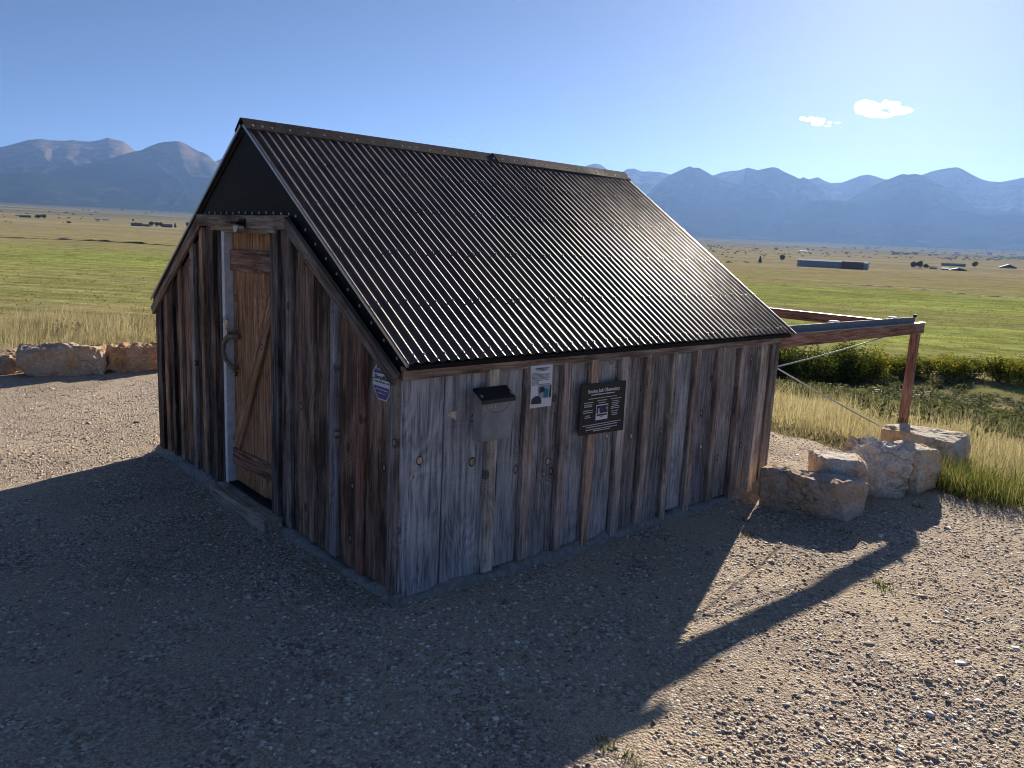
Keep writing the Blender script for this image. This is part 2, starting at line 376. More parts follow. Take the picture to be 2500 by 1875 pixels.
# ------------------------------------------------------------------ terrain
PAD = [(-16, 7.6), (-8, 8.7), (-3, 9.15), (-.3, 9.2), (1.5, 9.25), (3.2, 8.9), (4.8, 7.4), (5.9, 5.2), (6.25, 3.0), (6.3, 1.2), (6.25, .5), (5.95, -.6),
       (5.75, -1.4), (6.1, -2.4), (7.0, -4.2), (8.6, -7.0), (9.5, -12), (6, -20), (-8, -22), (-18, -14), (-20, 0)]
PADN = np.array(PAD, float)
def pad_dist(x, y):
    """signed distance to the gravel edge, positive outside"""
    x = np.asarray(x, float); y = np.asarray(y, float)
    best = np.full(x.shape, 1e18); inside = np.zeros(x.shape, bool)
    n = len(PADN)
    for i in range(n):
        a = PADN[i]; b = PADN[(i+1) % n]; e = b-a
        t = np.clip(((x-a[0])*e[0]+(y-a[1])*e[1])/(e@e), 0, 1)
        best = np.minimum(best, (x-a[0]-t*e[0])**2+(y-a[1]-t*e[1])**2)
        cnd = (a[1] > y) != (b[1] > y)
        with np.errstate(divide='ignore', invalid='ignore'):
            xi = a[0]+(y-a[1])/(b[1]-a[1])*e[0] if b[1] != a[1] else np.full(x.shape, 1e18)
        inside ^= cnd & (x < xi)
    d = np.sqrt(best); return np.where(inside, -d, d)
FLOOR = -10.2
def zg(x, y):
    x = np.asarray(x, float); y = np.asarray(y, float)
    pd = pad_dist(x, y); d = np.hypot(x-CAM[0], y-CAM[1])
    az = np.arctan2(y-CAM[1], x-CAM[0])
    left = sstep(math.radians(52), math.radians(66), np.mod(az+math.pi*.6, 2*math.pi)-math.pi*.6)
    o = np.maximum(pd, 0)
    zr = -.155*np.maximum(o-.6, 0)-.012*o
    zl = -.24*np.maximum(o-6.0, 0)
    z = zr*(1-left)+zl*left
    k = 1.2                                                  # soft meeting of slope and valley floor
    fl = FLOOR
    z = np.where(z < fl+3, fl+np.log1p(np.exp(np.clip((z-fl)/k, -30, 30)))*k, z)
    z = z+sstep(1, 12, o)*.10*fbm(x/2.6, y/2.6, 0, 3, 3)+sstep(12, 50, o)*.35*fbm(x/14, y/14, 0, 3, 5)*sstep(140, 60, d)
    far = np.clip((d-600)/9400, 0, None)
    z = z+168*np.minimum(far, 1.25)**1.3 + sstep(700, 4000, d)*6*fbm(x/900, y/900, 0, 3, 9)
    return z-.03
def hit(u, v):
    d = ray(u, v); S = np.geomspace(5, 12000, 320)
    for k in range(3):
        P = CAM+S[:, None]*d; below = P[:, 2] < zg(P[:, 0], P[:, 1])
        i = max(int(np.argmax(below)), 1) if below.any() else len(S)-1
        S = np.linspace(S[i-1], S[i], 24)
    p = CAM+d*S[-1]
    return np.array([p[0], p[1], float(zg(p[0], p[1]))]), S[-1]

# ground sheet (polar, denser ahead)
azs = np.concatenate([np.radians(np.linspace(-12, 108, 361)), np.radians(np.linspace(108, 348, 97))[1:-1]])
rs = np.concatenate([[0.4], np.geomspace(1.0, 24000, 210)])
A, Rr = np.meshgrid(azs, rs)
gx = CAM[0]+Rr*np.cos(A); gy = CAM[1]+Rr*np.sin(A); gz = zg(gx, gy)
na, nr = len(azs), len(rs)
vv = np.stack([gx.ravel(), gy.ravel(), gz.ravel()], 1)
ii = np.arange(nr-1)[:, None]*na; jj = np.arange(na)[None, :]; j2 = (jj+1) % na
gq = np.stack([ii+jj, ii+na+jj, ii+na+j2, ii+j2], -1).reshape(-1, 4)
vv = np.vstack([vv, [[CAM[0], CAM[1], float(zg(CAM[0], CAM[1]))]]])
gt = np.stack([np.full(na, len(vv)-1), np.arange(na), (np.arange(na)+1) % na], 1)
def mat_field():
    t = NT('valley_grassland'); g = t.n('ShaderNodeNewGeometry'); p = g.outputs['Position']
    sp = t.n('ShaderNodeSeparateXYZ'); t.set(sp.inputs[0], p)
    flat = t.n('ShaderNodeCombineXYZ'); t.set(flat.inputs[0], sp.outputs[0]); t.set(flat.inputs[1], sp.outputs[1])
    dist = t.vmath('LENGTH', t.vmath('SUBTRACT', flat, (float(CAM[0]), float(CAM[1]), 0)))
    # meadow strips run about across the valley
    q = t.n('ShaderNodeVectorRotate', rotation_type='Z_AXIS'); t.set(q.inputs['Vector'], flat); q.inputs['Angle'].default_value = math.radians(-44)
    st = t.vmath('MULTIPLY', q, (1, .22, 1))
    n1 = t.noise(st, .028, 4, .6); n2 = t.noise(st, .006, 3, .55); n3 = t.noise(flat, .12, 4, .65); n4 = t.noise(flat, 1.5, 3, .6)
    green = t.mix(t.mrange(n1, .35, .65), (.20, .275, .06), (.33, .36, .105))
    tan = t.mix(t.mrange(n1, .38, .62), (.38, .30, .165), (.28, .245, .12))
    wet = t.math('ADD', t.math('MULTIPLY', t.mrange(n2, .38, .62), .75), t.math('MULTIPLY', t.mrange(n1, .4, .62), .35))
    near = t.mrange(dist, 330, 560, 1, 0)
    c = t.mix(t.math('MULTIPLY', wet, t.math('ADD', t.math('MULTIPLY', near, .85), .12)), tan, green)
    dry = t.mix(t.mrange(n2, .4, .6), (.38, .315, .185), (.30, .255, .14))
    c = t.mix(t.mrange(dist, 480, 1100, 0, .85), c, dry)
    far = t.mix(t.mrange(t.noise(st, .0035, 4, .65), .42, .62), (.27, .235, .165), (.13, .125, .075))
    c = t.mix(t.mrange(dist, 1500, 4500), c, far)
    c = t.mix(t.mrange(dist, 5500, 9500, 0, .8), c, (.07, .066, .042))
    c = t.mix(t.math('MULTIPLY', t.mrange(n3, .48, .66), .45), c, (.12, .125, .05))
    n6 = t.noise(flat, .4, 4, .7)
    c = t.vmath('SCALE', c, t.mrange(n6, .3, .7, .78, 1.22, smooth=False))
    n5 = t.noise(t.vmath('MULTIPLY', q, (1, .12, 1)), .22, 4, .7)
    c = t.vmath('SCALE', c, t.mrange(n5, .3, .7, .58, 1.48, smooth=False))
    slope = t.mix(t.mrange(n4, .35, .65), (.14, .12, .06), (.20, .175, .09))
    c = t.mix(t.mrange(dist, 75, 110, 1, 0), c, slope)
    h = t.math('ADD', t.math('MULTIPLY', n4, .5), n3)
    return t.fin(t.pbr(c, .95, 0, t.bump(h, .35, .12), 0.0))
ground = obj('ground', np_mesh('ground', vv, gq, gt, True), mat_field()); tag(ground, kind='structure')

# gravel sheet, a gently uneven pad over the ground
def pad_z(x, y):
    pd = pad_dist(x, y)
    z = .032*fbm(np.asarray(x)/1.3, np.asarray(y)/1.3, 0, 4, 21)+.007*fbm(np.asarray(x)/.25, np.asarray(y)/.25, 0, 2, 23)
    # scraped bank of gravel against the walls stays level
    return z-.05*sstep(-.5, .35, pd)
N = 260
px = np.linspace(-9, 8.2, N); py = np.linspace(-9, 10.2, N)
PX, PY = np.meshgrid(px, py); PD = pad_dist(PX, PY)+.25*fbm(PX/.9, PY/.9, 0, 3, 31)
PZ = pad_z(PX, PY)
idx = np.arange(N*N).reshape(N, N)
q = np.stack([idx[:-1, :-1], idx[:-1, 1:], idx[1:, 1:], idx[1:, :-1]], -1).reshape(-1, 4)
keep = (PD.ravel()[q] < .15).any(1); q = q[keep]
used = np.unique(q); remap = np.full(N*N, -1); remap[used] = np.arange(len(used))
gp = obj('gravel_path', np_mesh('gravel_path', np.stack([PX.ravel(), PY.ravel(), PZ.ravel()], 1)[used], remap[q], None, True), M['gravel_ground'])
tag(gp, kind='structure')

# ------------------------------------------------------------------ mountains
def px_l(a, b): return (a/3.456, 300+b/3.456)
def px_m(a, b): return (1400+a/3.95, 370+b/3.95)
def px_r(a, b): return (1700+a/2.765, 380+b/2.765)
back = [(-900, 330), (-600, 370), (-350, 330), (-120, 340)] + [px_l(*q_) for q_ in [(0,205),(100,180),(230,143),(330,132),(450,145),(560,148),(600,142),(700,152),(770,155),(850,140),(905,122),(970,138),(1035,152),(1090,190),(1140,235),(1300,300),(1500,330),(1700,345),(1815,325),(1850,308),(1880,300)]] + \
    [(620, 395), (760, 420), (900, 410), (1050, 430), (1200, 425), (1330, 430)] + [px_m(*q_) for q_ in [(60,165),(140,128),(205,112),(265,122),(310,155),(375,210),(410,222),(445,215),(520,163),(590,160),(660,190),(720,188),(840,195),(940,217),(1100,240),(1345,228),(1440,195),(1540,182),(1590,180),(1680,152),(1770,178),(1870,155),(1920,147),(1970,155),(2060,210),(2140,238)]] + \
    [px_r(*q_) for q_ in [(670,150),(760,158),(820,143),(870,170),(910,183),(985,180),(1050,155),(1110,132),(1160,125),(1210,137),(1260,155),(1300,160),(1400,165),(1500,135),(1600,100),(1690,82),(1760,75),(1800,90),(1850,120),(1920,155),(1970,170),(2050,177),(2140,160),(2212,145),(2350,120),(2600,170),(2900,150),(3300,220)]]
fronts = [
 (13200, [px_l(*q_) for q_ in [(100,500),(250,440),(400,408),(700,350),(950,290),(1140,236),(1190,230),(1260,195),(1340,165),(1420,155),(1500,150),(1560,170),(1620,205),(1680,240),(1705,243),(1730,255),(1760,272),(1790,300),(1815,322),(1880,370),(2000,430),(2150,520)]]),
 (13000, [px_m(*q_) for q_ in [(700,420),(820,300),(940,219),(1040,172),(1120,138),(1165,155),(1205,150),(1270,185),(1345,229),(1500,280),(1650,350),(1760,420),(1900,540)]]),
 (13600, [px_r(*q_) for q_ in [(330,80),(345,78),(420,97),(520,75),(545,80),(600,110),(670,140),(695,156),(725,142),(760,160),(830,210),(900,268),(980,340)]]),
 (13100, [px_r(*q_) for q_ in [(960,350),(1040,290),(1150,215),(1260,172),(1300,158),(1390,122),(1430,128),(1480,122),(1515,130),(1600,170),(1700,220),(1800,285),(1900,370)]]),
 (11900, [(-700, 430), (-300, 424)] + [px_l(*q_) for q_ in [(0,425),(300,418),(650,475),(1000,485),(1300,468),(1600,440),(1880,450)]] + [(800, 470), (1300, 490)] + [px_r(*q_) for q_ in [(0,330),(250,335),(500,400),(700,330),(820,300),(950,300),(1200,350),(1500,380),(1800,370),(2000,400),(2300,390),(2700,380)]]),
]
def mountain(name, layers, az0, az1, na, nr, seed):
    azv = np.linspace(az0, az1, na); rv = np.concatenate([np.linspace(9600, 16200, nr), np.linspace(16400, 20500, 26)])
    A, R_ = np.meshgrid(azv, rv)
    x = CAM[0]+R_*np.cos(A); y = CAM[1]+R_*np.sin(A)
    base = 168*(np.minimum((R_-600)/9400, 1.25))**1.3-10
    h = np.full(A.shape, -1e9)
    for k, (D, pts) in enumerate(layers):
        ae = np.array([az_el(*p_) for p_ in pts]); o = np.argsort(ae[:, 0]); ae = ae[o]
        warp = .006*fbm(x/1500, y/1500, 0, 3, seed+k)*np.clip(np.abs(R_-D)/1500, 0, 1.5)
        el = np.interp(A+warp, ae[:, 0], ae[:, 1], left=-.02, right=-.02)
        H = D*np.tan(el)+CAM[2]
        hb = np.interp(D, rv, base[:, 0])
        rise = H-hb
        D_ = D+250*fbm(A*40, A*0, 0, 2, seed+50+k)*0
        t = np.where(R_ <= D_, (R_-9900)/(D_-9900), 1-(R_-D_)/5200)
        t = np.clip(t, 0, 1)
        shape = np.where(R_ <= D_, .35*t+.65*t**1.9, t**1.3)
        hk = base+rise*shape
        away = np.clip(np.abs(R_-D_)/900, 0, 1)
        # gullies and spurs
        wv = fbm(x/2600, y/2600, 0, 3, seed+60+k)
        gul = .55*(1-np.abs(fbm(A*38+R_/3000+2.2*wv, R_/2300+wv, 0, 5, seed+20+k, .5))*2.2)+.45*(1-np.abs(fbm(x/1500, y/1500, 0, 5, seed+25+k, .5))*2.2)
        hk = hk+(gul-.6)*.30*np.clip(rise, 0, 1500)*away*t*(1.25-t)
        hk = hk+55*fbm(x/420, y/420, 0, 4, seed+30+k)*away*np.clip(t*3, 0, 1)
        h = np.maximum(h, np.where(rise > 0, hk, base-30))
    h = np.maximum(h, base-25)
    h[0, :] = base[0]-40
    v = np.stack([x.ravel(), y.ravel(), h.ravel()], 1); n2 = len(rv)
    id_ = np.arange(n2*na).reshape(n2, na)
    q = np.stack([id_[:-1, :-1], id_[1:, :-1], id_[1:, 1:], id_[:-1, 1:]], -1).reshape(-1, 4)
    return np_mesh(name, v, q, None, True)
def mat_mountain():
    t = NT('mountain_rock_and_forest'); g = t.n('ShaderNodeNewGeometry'); p = g.outputs['Position']
    sp = t.n('ShaderNodeSeparateXYZ'); t.set(sp.inputs[0], p); z = sp.outputs[2]
    n1 = t.noise(p, .0012, 5, .6); n2 = t.noise(p, .005, 5, .65); n3 = t.noise(p, .00045, 4, .6)
    tl = t.math('ADD', z, t.math('MULTIPLY', t.math('SUBTRACT', n1, .5), 900))
    rock = t.mix(t.mrange(n2, .35, .65), (.24, .165, .11), (.10, .08, .062))
    forest = t.mix(t.mrange(n2, .4, .65), (.018, .026, .016), (.03, .036, .022))
    forest = t.mix(t.mrange(n1, .60, .70, 0, .6), forest, (.10, .078, .045))
    forest = t.mix(t.math('MULTIPLY', t.mrange(n3, .60, .66), t.mrange(n2, .45, .6)), forest, (.16, .095, .04))
    c = t.mix(t.mrange(tl, 700, 1000), forest, rock)
    meadow = t.mix(t.mrange(n1, .57, .66, 0, .7), forest, (.07, .06, .038))
    c = t.mix(t.mrange(z, 190, 330, 1, 0), c, meadow)
    return t.fin(t.pbr(c, .95, 0, t.bump(n2, .5, 40), 0.0))
mnt = obj('mountain', mountain('mountain', [(15600, back)]+fronts, math.radians(-5), math.radians(105), 820, 150, 100), mat_mountain())
tag(mnt, kind='structure')

# ------------------------------------------------------------------ clouds (outside the haze, far and high)
def ico_cloud(name, lumps, dist, label):
    bm = bmesh.new(); ctr = None
    cs = []
    for (u, v, ru, rv_) in lumps:
        d = ray(u, v); p = CAM+d*(dist+random.uniform(-.4, .4)*ru*dist/FPX)
        cs.append((p, ru*dist/FPX, rv_*dist/FPX))
    o0 = sum((c[0] for c in cs))/len(cs)
    allv = []; allf = []; b = 0
    for (p, rx, rz) in cs:
        t = bmesh.new(); bmesh.ops.create_icosphere(t, subdivisions=4, radius=1)
        V = np.array([v.co[:] for v in t.verts]); F = [[v.index for v in f.verts] for f in t.faces]; t.free()
        s = 1+.5*fbm(V[:, 0]*1.9+p[0]/700, V[:, 1]*1.9+p[1]/700, V[:, 2]*1.9, 5, 77, .62)
        V = V*s[:, None]*np.array([rx, rx, rz])
        allv.append(V+(p-o0)); allf += [[i+b for i in f] for f in F]; b += len(V)
    me = np_mesh(name, np.vstack(allv), None, np.array(allf), True)
    o = obj(name, me, M['cloud'], None, tuple(o0))
    rm = o.modifiers.new('merge', 'REMESH'); rm.mode = 'VOXEL'; rm.voxel_size = 17
    return tag(o, label, 'cloud', 'small clouds low over the ridge')
t = NT('cloud_vapour'); vol = t.n('ShaderNodeVolumeScatter'); vol.inputs['Color'].default_value = (1, 1, 1, 1)
vol.inputs['Density'].default_value = .0042; vol.inputs['Anisotropy'].default_value = .55
t.t.links.new(vol.outputs[0], t.out.inputs['Volume']); M['cloud'] = t.m; M['cloud'].cycles.homogeneous_volume = True
def pc(a, b): return (1920+a/6.506, 220+b/6.506)
L1 = [(*pc(a, b), ru/6.506, rv/6.506) for a, b, ru, rv in [(1220,250,105,75),(1340,270,110,70),(1430,290,70,65),(1200,335,75,42),(1400,380,120,45),(1550,400,110,32),(1640,405,50,22),(1580,225,65,55),(1680,235,75,45),(1770,215,35,30),(1760,320,95,58),(1870,325,85,48),(1950,325,50,28)]]
L2 = [(*pc(a, b), ru/6.506, rv/6.506) for a, b, ru, rv in [(255,450,45,27),(340,470,45,26),(390,445,35,26),(470,490,65,45),(540,510,55,52),(480,540,75,26),(590,470,28,22),(690,515,36,18),(640,570,30,14),(690,565,22,13),(815,520,40,13)]]
ico_cloud('cloud', L1, 34000, 'larger white cloud, right of the two below the sun')
ico_cloud('cloud', L2, 34000, 'smaller ragged white cloud, left of the two')

# ------------------------------------------------------------------ haze
mb = MB(); hx = 25500
mb.box(CAM[0]-hx, CAM[0]+hx, CAM[1]-hx, CAM[1]+hx, -14, 2300)
t = NT('haze_air'); pv = t.n('ShaderNodeVolumePrincipled'); pv.inputs['Color'].default_value = (.27, .48, .95, 1)
pv.inputs['Density'].default_value = 3.3e-5; pv.inputs['Anisotropy'].default_value = .35
t.t.links.new(pv.outputs[0], t.out.inputs['Volume']); t.m.cycles.homogeneous_volume = True
tag(mb.build('haze', t.m), kind='stuff')
#OBJECTS#
# ================================================================== the shed
W, L = 4.03, 3.94
ZE, ZR, EY, XF, XB = 1.448, 2.87, .112, -.045, 4.09     # eave height, ridge height, eave overhang, roof front and back
def trim_z(y): return 1.392+.628*min(y, W-y)            # top edge of the siding under the sloping trim
SLOPE = math.atan2(ZR-ZE, W/2+EY)
shed = empty('observatory_shed', (0, 0, 0))
tag(shed, 'weathered board and batten shed with steep brown corrugated metal roof', 'shed')

def board_mesh(w, h, t, tl=None, tr=None, wob=.002, seg=4):
    """plank standing on local Z, width on X, thickness on -Y; tl/tr top height at the -X / +X edge"""
    tl = h if tl is None else tl; tr = h if tr is None else tr
    b = min(.004, t*.3); s = w/2
    prof = [(-s, 0), (-s, -t+b), (-s+b, -t), (s-b, -t), (s, -t+b), (s, 0)]
    vv_, ff = [], []
    n = len(prof); bot = random.uniform(-.006, .012)
    for k in range(seg+1):
        f = k/seg; dx0 = random.uniform(-wob, wob); dx1 = random.uniform(-wob, wob); dy = random.uniform(-wob, wob)*.5
        for i, (x, y) in enumerate(prof):
            tx = (x+s)/w; top = tl+(tr-tl)*tx
            vv_.append((x+(dx0 if x < 0 else dx1), y+(dy if y < -1e-6 else 0), bot*(1-f)+f*top))
    for k in range(seg):
        for i in range(n):
            j = (i+1) % n; ff.append((k*n+i, k*n+j, (k+1)*n+j, (k+1)*n+i))
    ff.append(tuple(range(n))[::-1]); ff.append(tuple(seg*n+i for i in range(n)))
    m = MB(); m.add(vv_, ff); return m.mesh('board')
def plank(name, parent, wall, a, w, z0, z1, d0, t, colr, tl=None, tr=None, mat=None, wob=.002):
    """wall: 'front' (x = 0, a is y) 'side' (y = 0, a is x) 'back' (x = L) 'far' (y = W)"""
    me = board_mesh(w, z1-z0, t, None if tl is None else tl-z0, None if tr is None else tr-z0, wob)
    if wall == 'side': loc, rz = (a, -d0, z0), 0
    elif wall == 'front': loc, rz = (-d0, a, z0), -math.pi/2
    elif wall == 'back': loc, rz = (L+d0, a, z0), math.pi/2
    else: loc, rz = (a, W+d0, z0), math.pi
    o = obj(name, me, mat or M['wood'], parent, loc, (0, 0, rz)); o.color = colr; return o
# colours: tint + amount of black weathering
GR = (.245, .247, .25, .2); GR2 = (.23, .23, .232, .25); GRD = (.14, .13, .125, .45); BAT = (.245, .185, .145, .5); BATB = (.31, .19, .125, .35); LT = (.35, .295, .25, .45)
BR = (.20, .105, .055, .75); BRD = (.105, .058, .034, .95); BLK = (.04, .027, .02, .95); RED = (.18, .078, .045, .6); GB = (.19, .155, .125, .5); TAN = (.27, .165, .09, .6)
def jit(c, k=.14):
    f = 1+random.uniform(-k, k); return (c[0]*f, c[1]*f*(1+random.uniform(-.03, .03)), c[2]*f*(1+random.uniform(-.05, .05)), c[3])

# foundation with a ragged skirt of concrete
m = MB()
def skirt(p0, p1, out):
    n = 60; p0 = Vector(p0); p1 = Vector(p1); o = Vector(out)
    rows = []
    for i in range(n+1):
        p = p0.lerp(p1, i/n); s = i*.37+p0.x*3
        zt = .055+.025*float(noise3(s, 1.3, 0, 5))+.016*float(noise3(s*3, 4, 0, 6))
        ob = .03+.03*float(noise3(s*.8, 9, 0, 7)); zt += .015 if abs(o.y) > .5 and p.x > 1.9 else 0
        a = p-o*.03; rows.append([a+Vector((0, 0, zt)), p+o*.012+Vector((0, 0, zt-.004)), p+o*(.02+ob*.3)+Vector((0, 0, zt*.45)), p+o*(.03+ob)+Vector((0, 0, -.05))])
    v_ = [q_ for r_ in rows for q_ in r_]; f_ = []
    for i in range(n):
        for k in range(3): a = i*4+k; f_.append((a, a+4, a+5, a+1))
    m.add(v_, f_)
skirt((-.03, W+.06, 0), (-.03, -.075, 0), (-1, 0, 0)); skirt((-.075, -.03, 0), (L+.06, -.03, 0), (0, -1, 0))
skirt((L+.03, -.03, 0), (L+.03, W+.03, 0), (1, 0, 0)); skirt((L+.03, W+.03, 0), (-.03, W+.03, 0), (0, 1, 0))
m.build('foundation', M['concrete'], shed, smooth=True)

# side wall facing the camera's right
sw = MB(); sw.box(.03, L-.03, .002, .04, .03, 1.40); side_wall = sw.build('side_wall', M['wood'], shed); side_wall.color = (.05, .045, .04, .5)
sb = [(-.018, .283, GR, .02), (.286, .60, GR2, .024), (.60, .905, GR2, .02), (.905, 1.235, (.18, .165, .155, .2), .02), (1.235, 1.505, GR2, .02), (1.505, 1.815, GR, .02), (1.815, 2.09, GRD, .02),
      (2.09, 2.40, GRD, .02), (2.40, 2.70, GR2, .02), (2.70, 3.01, (.15, .14, .14, .3), .02), (3.01, 3.34, (.22, .20, .185, .25), .02), (3.34, 3.655, GRD, .02), (3.655, 3.86, LT, .024)]
for x0, x1, c, th in sb: plank('board', side_wall, 'side', (x0+x1)/2, x1-x0-.004, .055+random.uniform(-.012, .02), 1.385, .0, th, jit(c, .08))
for x0, x1, c in [(.592, .678, LT), (.900, .985, BAT), (1.226, 1.300, BAT), (1.503, 1.575, BATB), (1.815, 1.895, LT), (2.096, 2.175, BAT), (2.405, 2.47, GB), (2.705, 2.778, BAT), (3.015, 3.105, BAT), (3.345, 3.41, BAT), (3.66, 3.735, LT)]:
    plank('batten', side_wall, 'side', (x0+x1)/2, x1-x0, .045+random.uniform(-.02, .03), 1.37, .0245, .036, jit(c, .12), wob=.004)
plank('corner_board', side_wall, 'side', 3.915, .13, .10, 1.40, .0245, .022, jit(GB))
for tri in ([(.372, 1.135), (.372, 1.075), (.355, 1.09), (.31, 1.112), (.325, 1.13)], [(.088, .805), (.088, .772), (.03, .752), (.06, .785)]):
    y0_ = -.0262 if tri[0][0] > .2 else -.0222; m = MB(); m.prism(tri, 'y', y0_, y0_+.0016); o = m.build('wood_scar', M['wood'], side_wall); o.color = (.42, .34, .26, 0)
for (kx, kz, kr, kd_) in ((.118, .868, .017, .0205), (.503, 1.075, .015, .0245), (.507, .80, .018, .0245), (1.322, .77, .013, .0205), (1.165, .70, .016, .0205), (1.13, .62, .012, .0205), (1.745, .80, .014, .0205), (2.02, .76, .015, .0205), (2.93, .55, .016, .0205)):
    m = MB(); m.prism([(kx+kr*1.5*math.cos(a_), kz+kr*1.75*math.sin(a_)) for a_ in np.linspace(0, 6.283, 15)[:-1]], 'y', -kd_-.0008, -kd_+.001); o = m.build('knot', M['wood'], side_wall); o.color = (.05, .038, .03, .3)
    m = MB(); m.prism([(kx+kr*(1+.12*math.sin(a_*3+kx*9))*math.cos(a_), kz+kr*1.2*math.sin(a_)) for a_ in np.linspace(0, 6.283, 15)[:-1]], 'y', -kd_-.0022, -kd_-.0005); o = m.build('knot', M['wood'], side_wall); o.color = (.34, .25, .15, 0)
# eave trim along the side, two lengths butted
for (x0, x1, c) in ((-.03, 1.235, (.17, .115, .085, .25)), (1.239, 3.975, (.15, .115, .095, .3))):
    o = obj('eave_trim', board_mesh(.075, x1-x0, .03), M['wood'], side_wall, (x0, -.0285, 1.392), (0, math.pi/2, 0)); o.color = c
    o.rotation_euler = (0, math.pi/2, 0)

# far side and rear walls
fw_ = MB(); fw_.box(.03, L-.03, W-.04, W-.002, .03, 1.40); far_wall = fw_.build('far_side_wall', M['wood'], shed); far_wall.color = (.05, .045, .04, .5)
for k in range(13):
    plank('board', far_wall, 'far', .15+k*.303, .298, .06, 1.385, 0, .02, jit(GR2)); plank('batten', far_wall, 'far', .30+k*.303, .075, .06, 1.37, .021, .024, jit(BAT))
bw = MB(); bw.prism([(.03, .03), (W-.03, .03), (W-.03, 1.40), (W/2, 2.66), (.03, 1.40)], 'x', L-.04, L-.002); rear = bw.build('rear_wall', M['wood'], shed); rear.color = (.05, .045, .04, .5)
for k in range(13):
    a = .155+k*.31; t0, t1 = trim_z(a-.15)+.06, trim_z(a+.15)+.06
    if a-.15 < W/2 < a+.15: t0 = t1 = min(t0, t1)
    plank('board', rear, 'back', a, .305, .06, min(t0, t1), 0, .02, jit(BRD), min(t0, t1), min(t0, t1))

# front wall with the door
fwm = MB()
D0, D1, DT = 1.56, 2.44, 2.125
fwm.prism([(.03, .03), (D0, .03), (D0, DT), (D1, DT), (D1, .03), (W-.03, .03), (W-.03, 1.40), (W/2, 2.66), (.03, 1.40)], 'x', .002, .03)
front = fwm.build('front_wall', M['wood'], shed); front.color = (.05, .045, .04, .5)
def fboard(name, y0, y1, c, d0, t, zb=None, wob=.002):
    w = y1-y0-.003; a = (y0+y1)/2
    top = lambda y: min(trim_z(y), 2.20)-.02
    # rotated by -90 degrees about Z: local +X is world -Y
    plank(name, front, 'front', a, w, (.06 if zb is None else zb)+random.uniform(-.01, .02), max(top(y0), top(y1)), d0, t, jit(c, .1), top(y1), top(y0), wob=wob)
for y0, y1, c in [(3.99, 3.66, BR), (3.66, 3.34, (.14, .078, .045, .9)), (3.34, 3.06, BR), (3.06, 2.80, BRD), (2.80, 2.49, BLK)]: fboard('board', y1, y0, c, 0, .02)
for y0, y1, c in [(4.02, 3.885, BLK), (3.80, 3.70, BR), (3.62, 3.55, BRD), (3.42, 3.355, TAN), (3.115, 3.03, GB), (2.885, 2.82, TAN), (2.66, 2.585, BRD)]:
    fboard('batten', y1, y0, c, .021, .03, wob=.004)
for y0, y1, c in [(1.475, 1.22, BRD), (1.22, .93, (.16, .09, .055, .8)), (.93, .63, (.145, .085, .055, .85)), (.63, .335, BR), (.335, .02, (.14, .075, .045, .8))]: fboard('board', y1, y0, c, 0, .02)
for y0, y1, c in [(1.348, 1.278, GB), (1.015, .945, (.18, .11, .07, .7)), (.735, .65, (.19, .175, .165, .35)), (.42, .335, RED)]:
    fboard('batten', y1, y0, c, .021, .026, wob=.004)
fboard('corner_board', -.0195, .06, (.16, .125, .098, .4), .021, .026)
# sloping trim and lintel
def slope_trim(y0, z0, y1, z1, c, w=.085):
    ln = math.hypot(y1-y0, z1-z0); a = math.atan2(z1-z0, y1-y0)
    o = obj('rake_trim', board_mesh(w, ln, .028), M['wood'], front, (-.0485, y0, z0)); o.color = c
    # local Z runs along the slope, local -Y faces out (-X)
    zx = Vector((0, math.cos(a), math.sin(a))); yx = Vector((1, 0, 0)); xx = yx.cross(zx)
    o.matrix_local = Matrix([[xx[0], yx[0], zx[0], -.0485], [xx[1], yx[1], zx[1], y0], [xx[2], yx[2], zx[2], z0], [0, 0, 0, 1]])
slope_trim(-.035, 1.353, 1.31, 2.190, (.12, .086, .064, .4)); slope_trim(W+.02, 1.350, W-1.20, 2.182, (.15, .10, .065, .4))
o = obj('lintel', board_mesh(.09, 1.56, .03), M['wood'], front); o.color = (.16, .12, .088, .6)
o.matrix_local = Matrix([[0, 1, 0, -.0495], [0, 0, 1, 1.29], [1, 0, 0, 2.188], [0, 0, 0, 1]])
# black gable sheet behind roof edge
g = MB(); rz_ = lambda y: ZE+(ZR-ZE)*(min(y, W-y)+EY)/(W/2+EY)-.035
g.prism([(-.03, 1.36), (1.29, 2.205), (W-1.29, 2.205), (W+.03, 1.36), (W+.05, rz_(-.05)), (W/2, rz_(W/2)), (-.05, rz_(-.05))], 'x', -.024, -.0205)
gable = g.build('gable_sheet', M['black_metal'], shed)
def screw_geo(m, p, nrm, r=.008, h=.006):
    n_ = Vector(nrm).normalized(); a = n_.orthogonal().normalized(); b = n_.cross(a); p = Vector(p)
    vs_ = []
    for rr, hh in ((r*1.35, 0), (r*1.3, h*.35), (r*.85, h*.4), (r*.75, h)):
        for k in range(6): vs_.append(p+(a*math.cos(k*math.pi/3)+b*math.sin(k*math.pi/3))*rr+n_*hh)
    f_ = [tuple(range(18, 24))]
    for l_ in range(3):
        for k in range(6): f_.append((l_*6+k, l_*6+(k+1) % 6, l_*6+6+(k+1) % 6, l_*6+6+k))
    m.add(vs_, f_)
m = MB()
for k in range(13): screw_geo(m, (-.0245, 1.33+k*.115, 2.25+random.uniform(-.004, .004)), (-1, 0, 0))
for k in range(10):
    for s in (0, 1):
        y = .02+k*.135; zz = 1.455+.63*y; y_ = y if s == 0 else W-y
        screw_geo(m, (-.0245, y_, zz), (-1, 0, 0))
tag(m.build('sheet_screws', M['screw'], gable), kind='stuff')

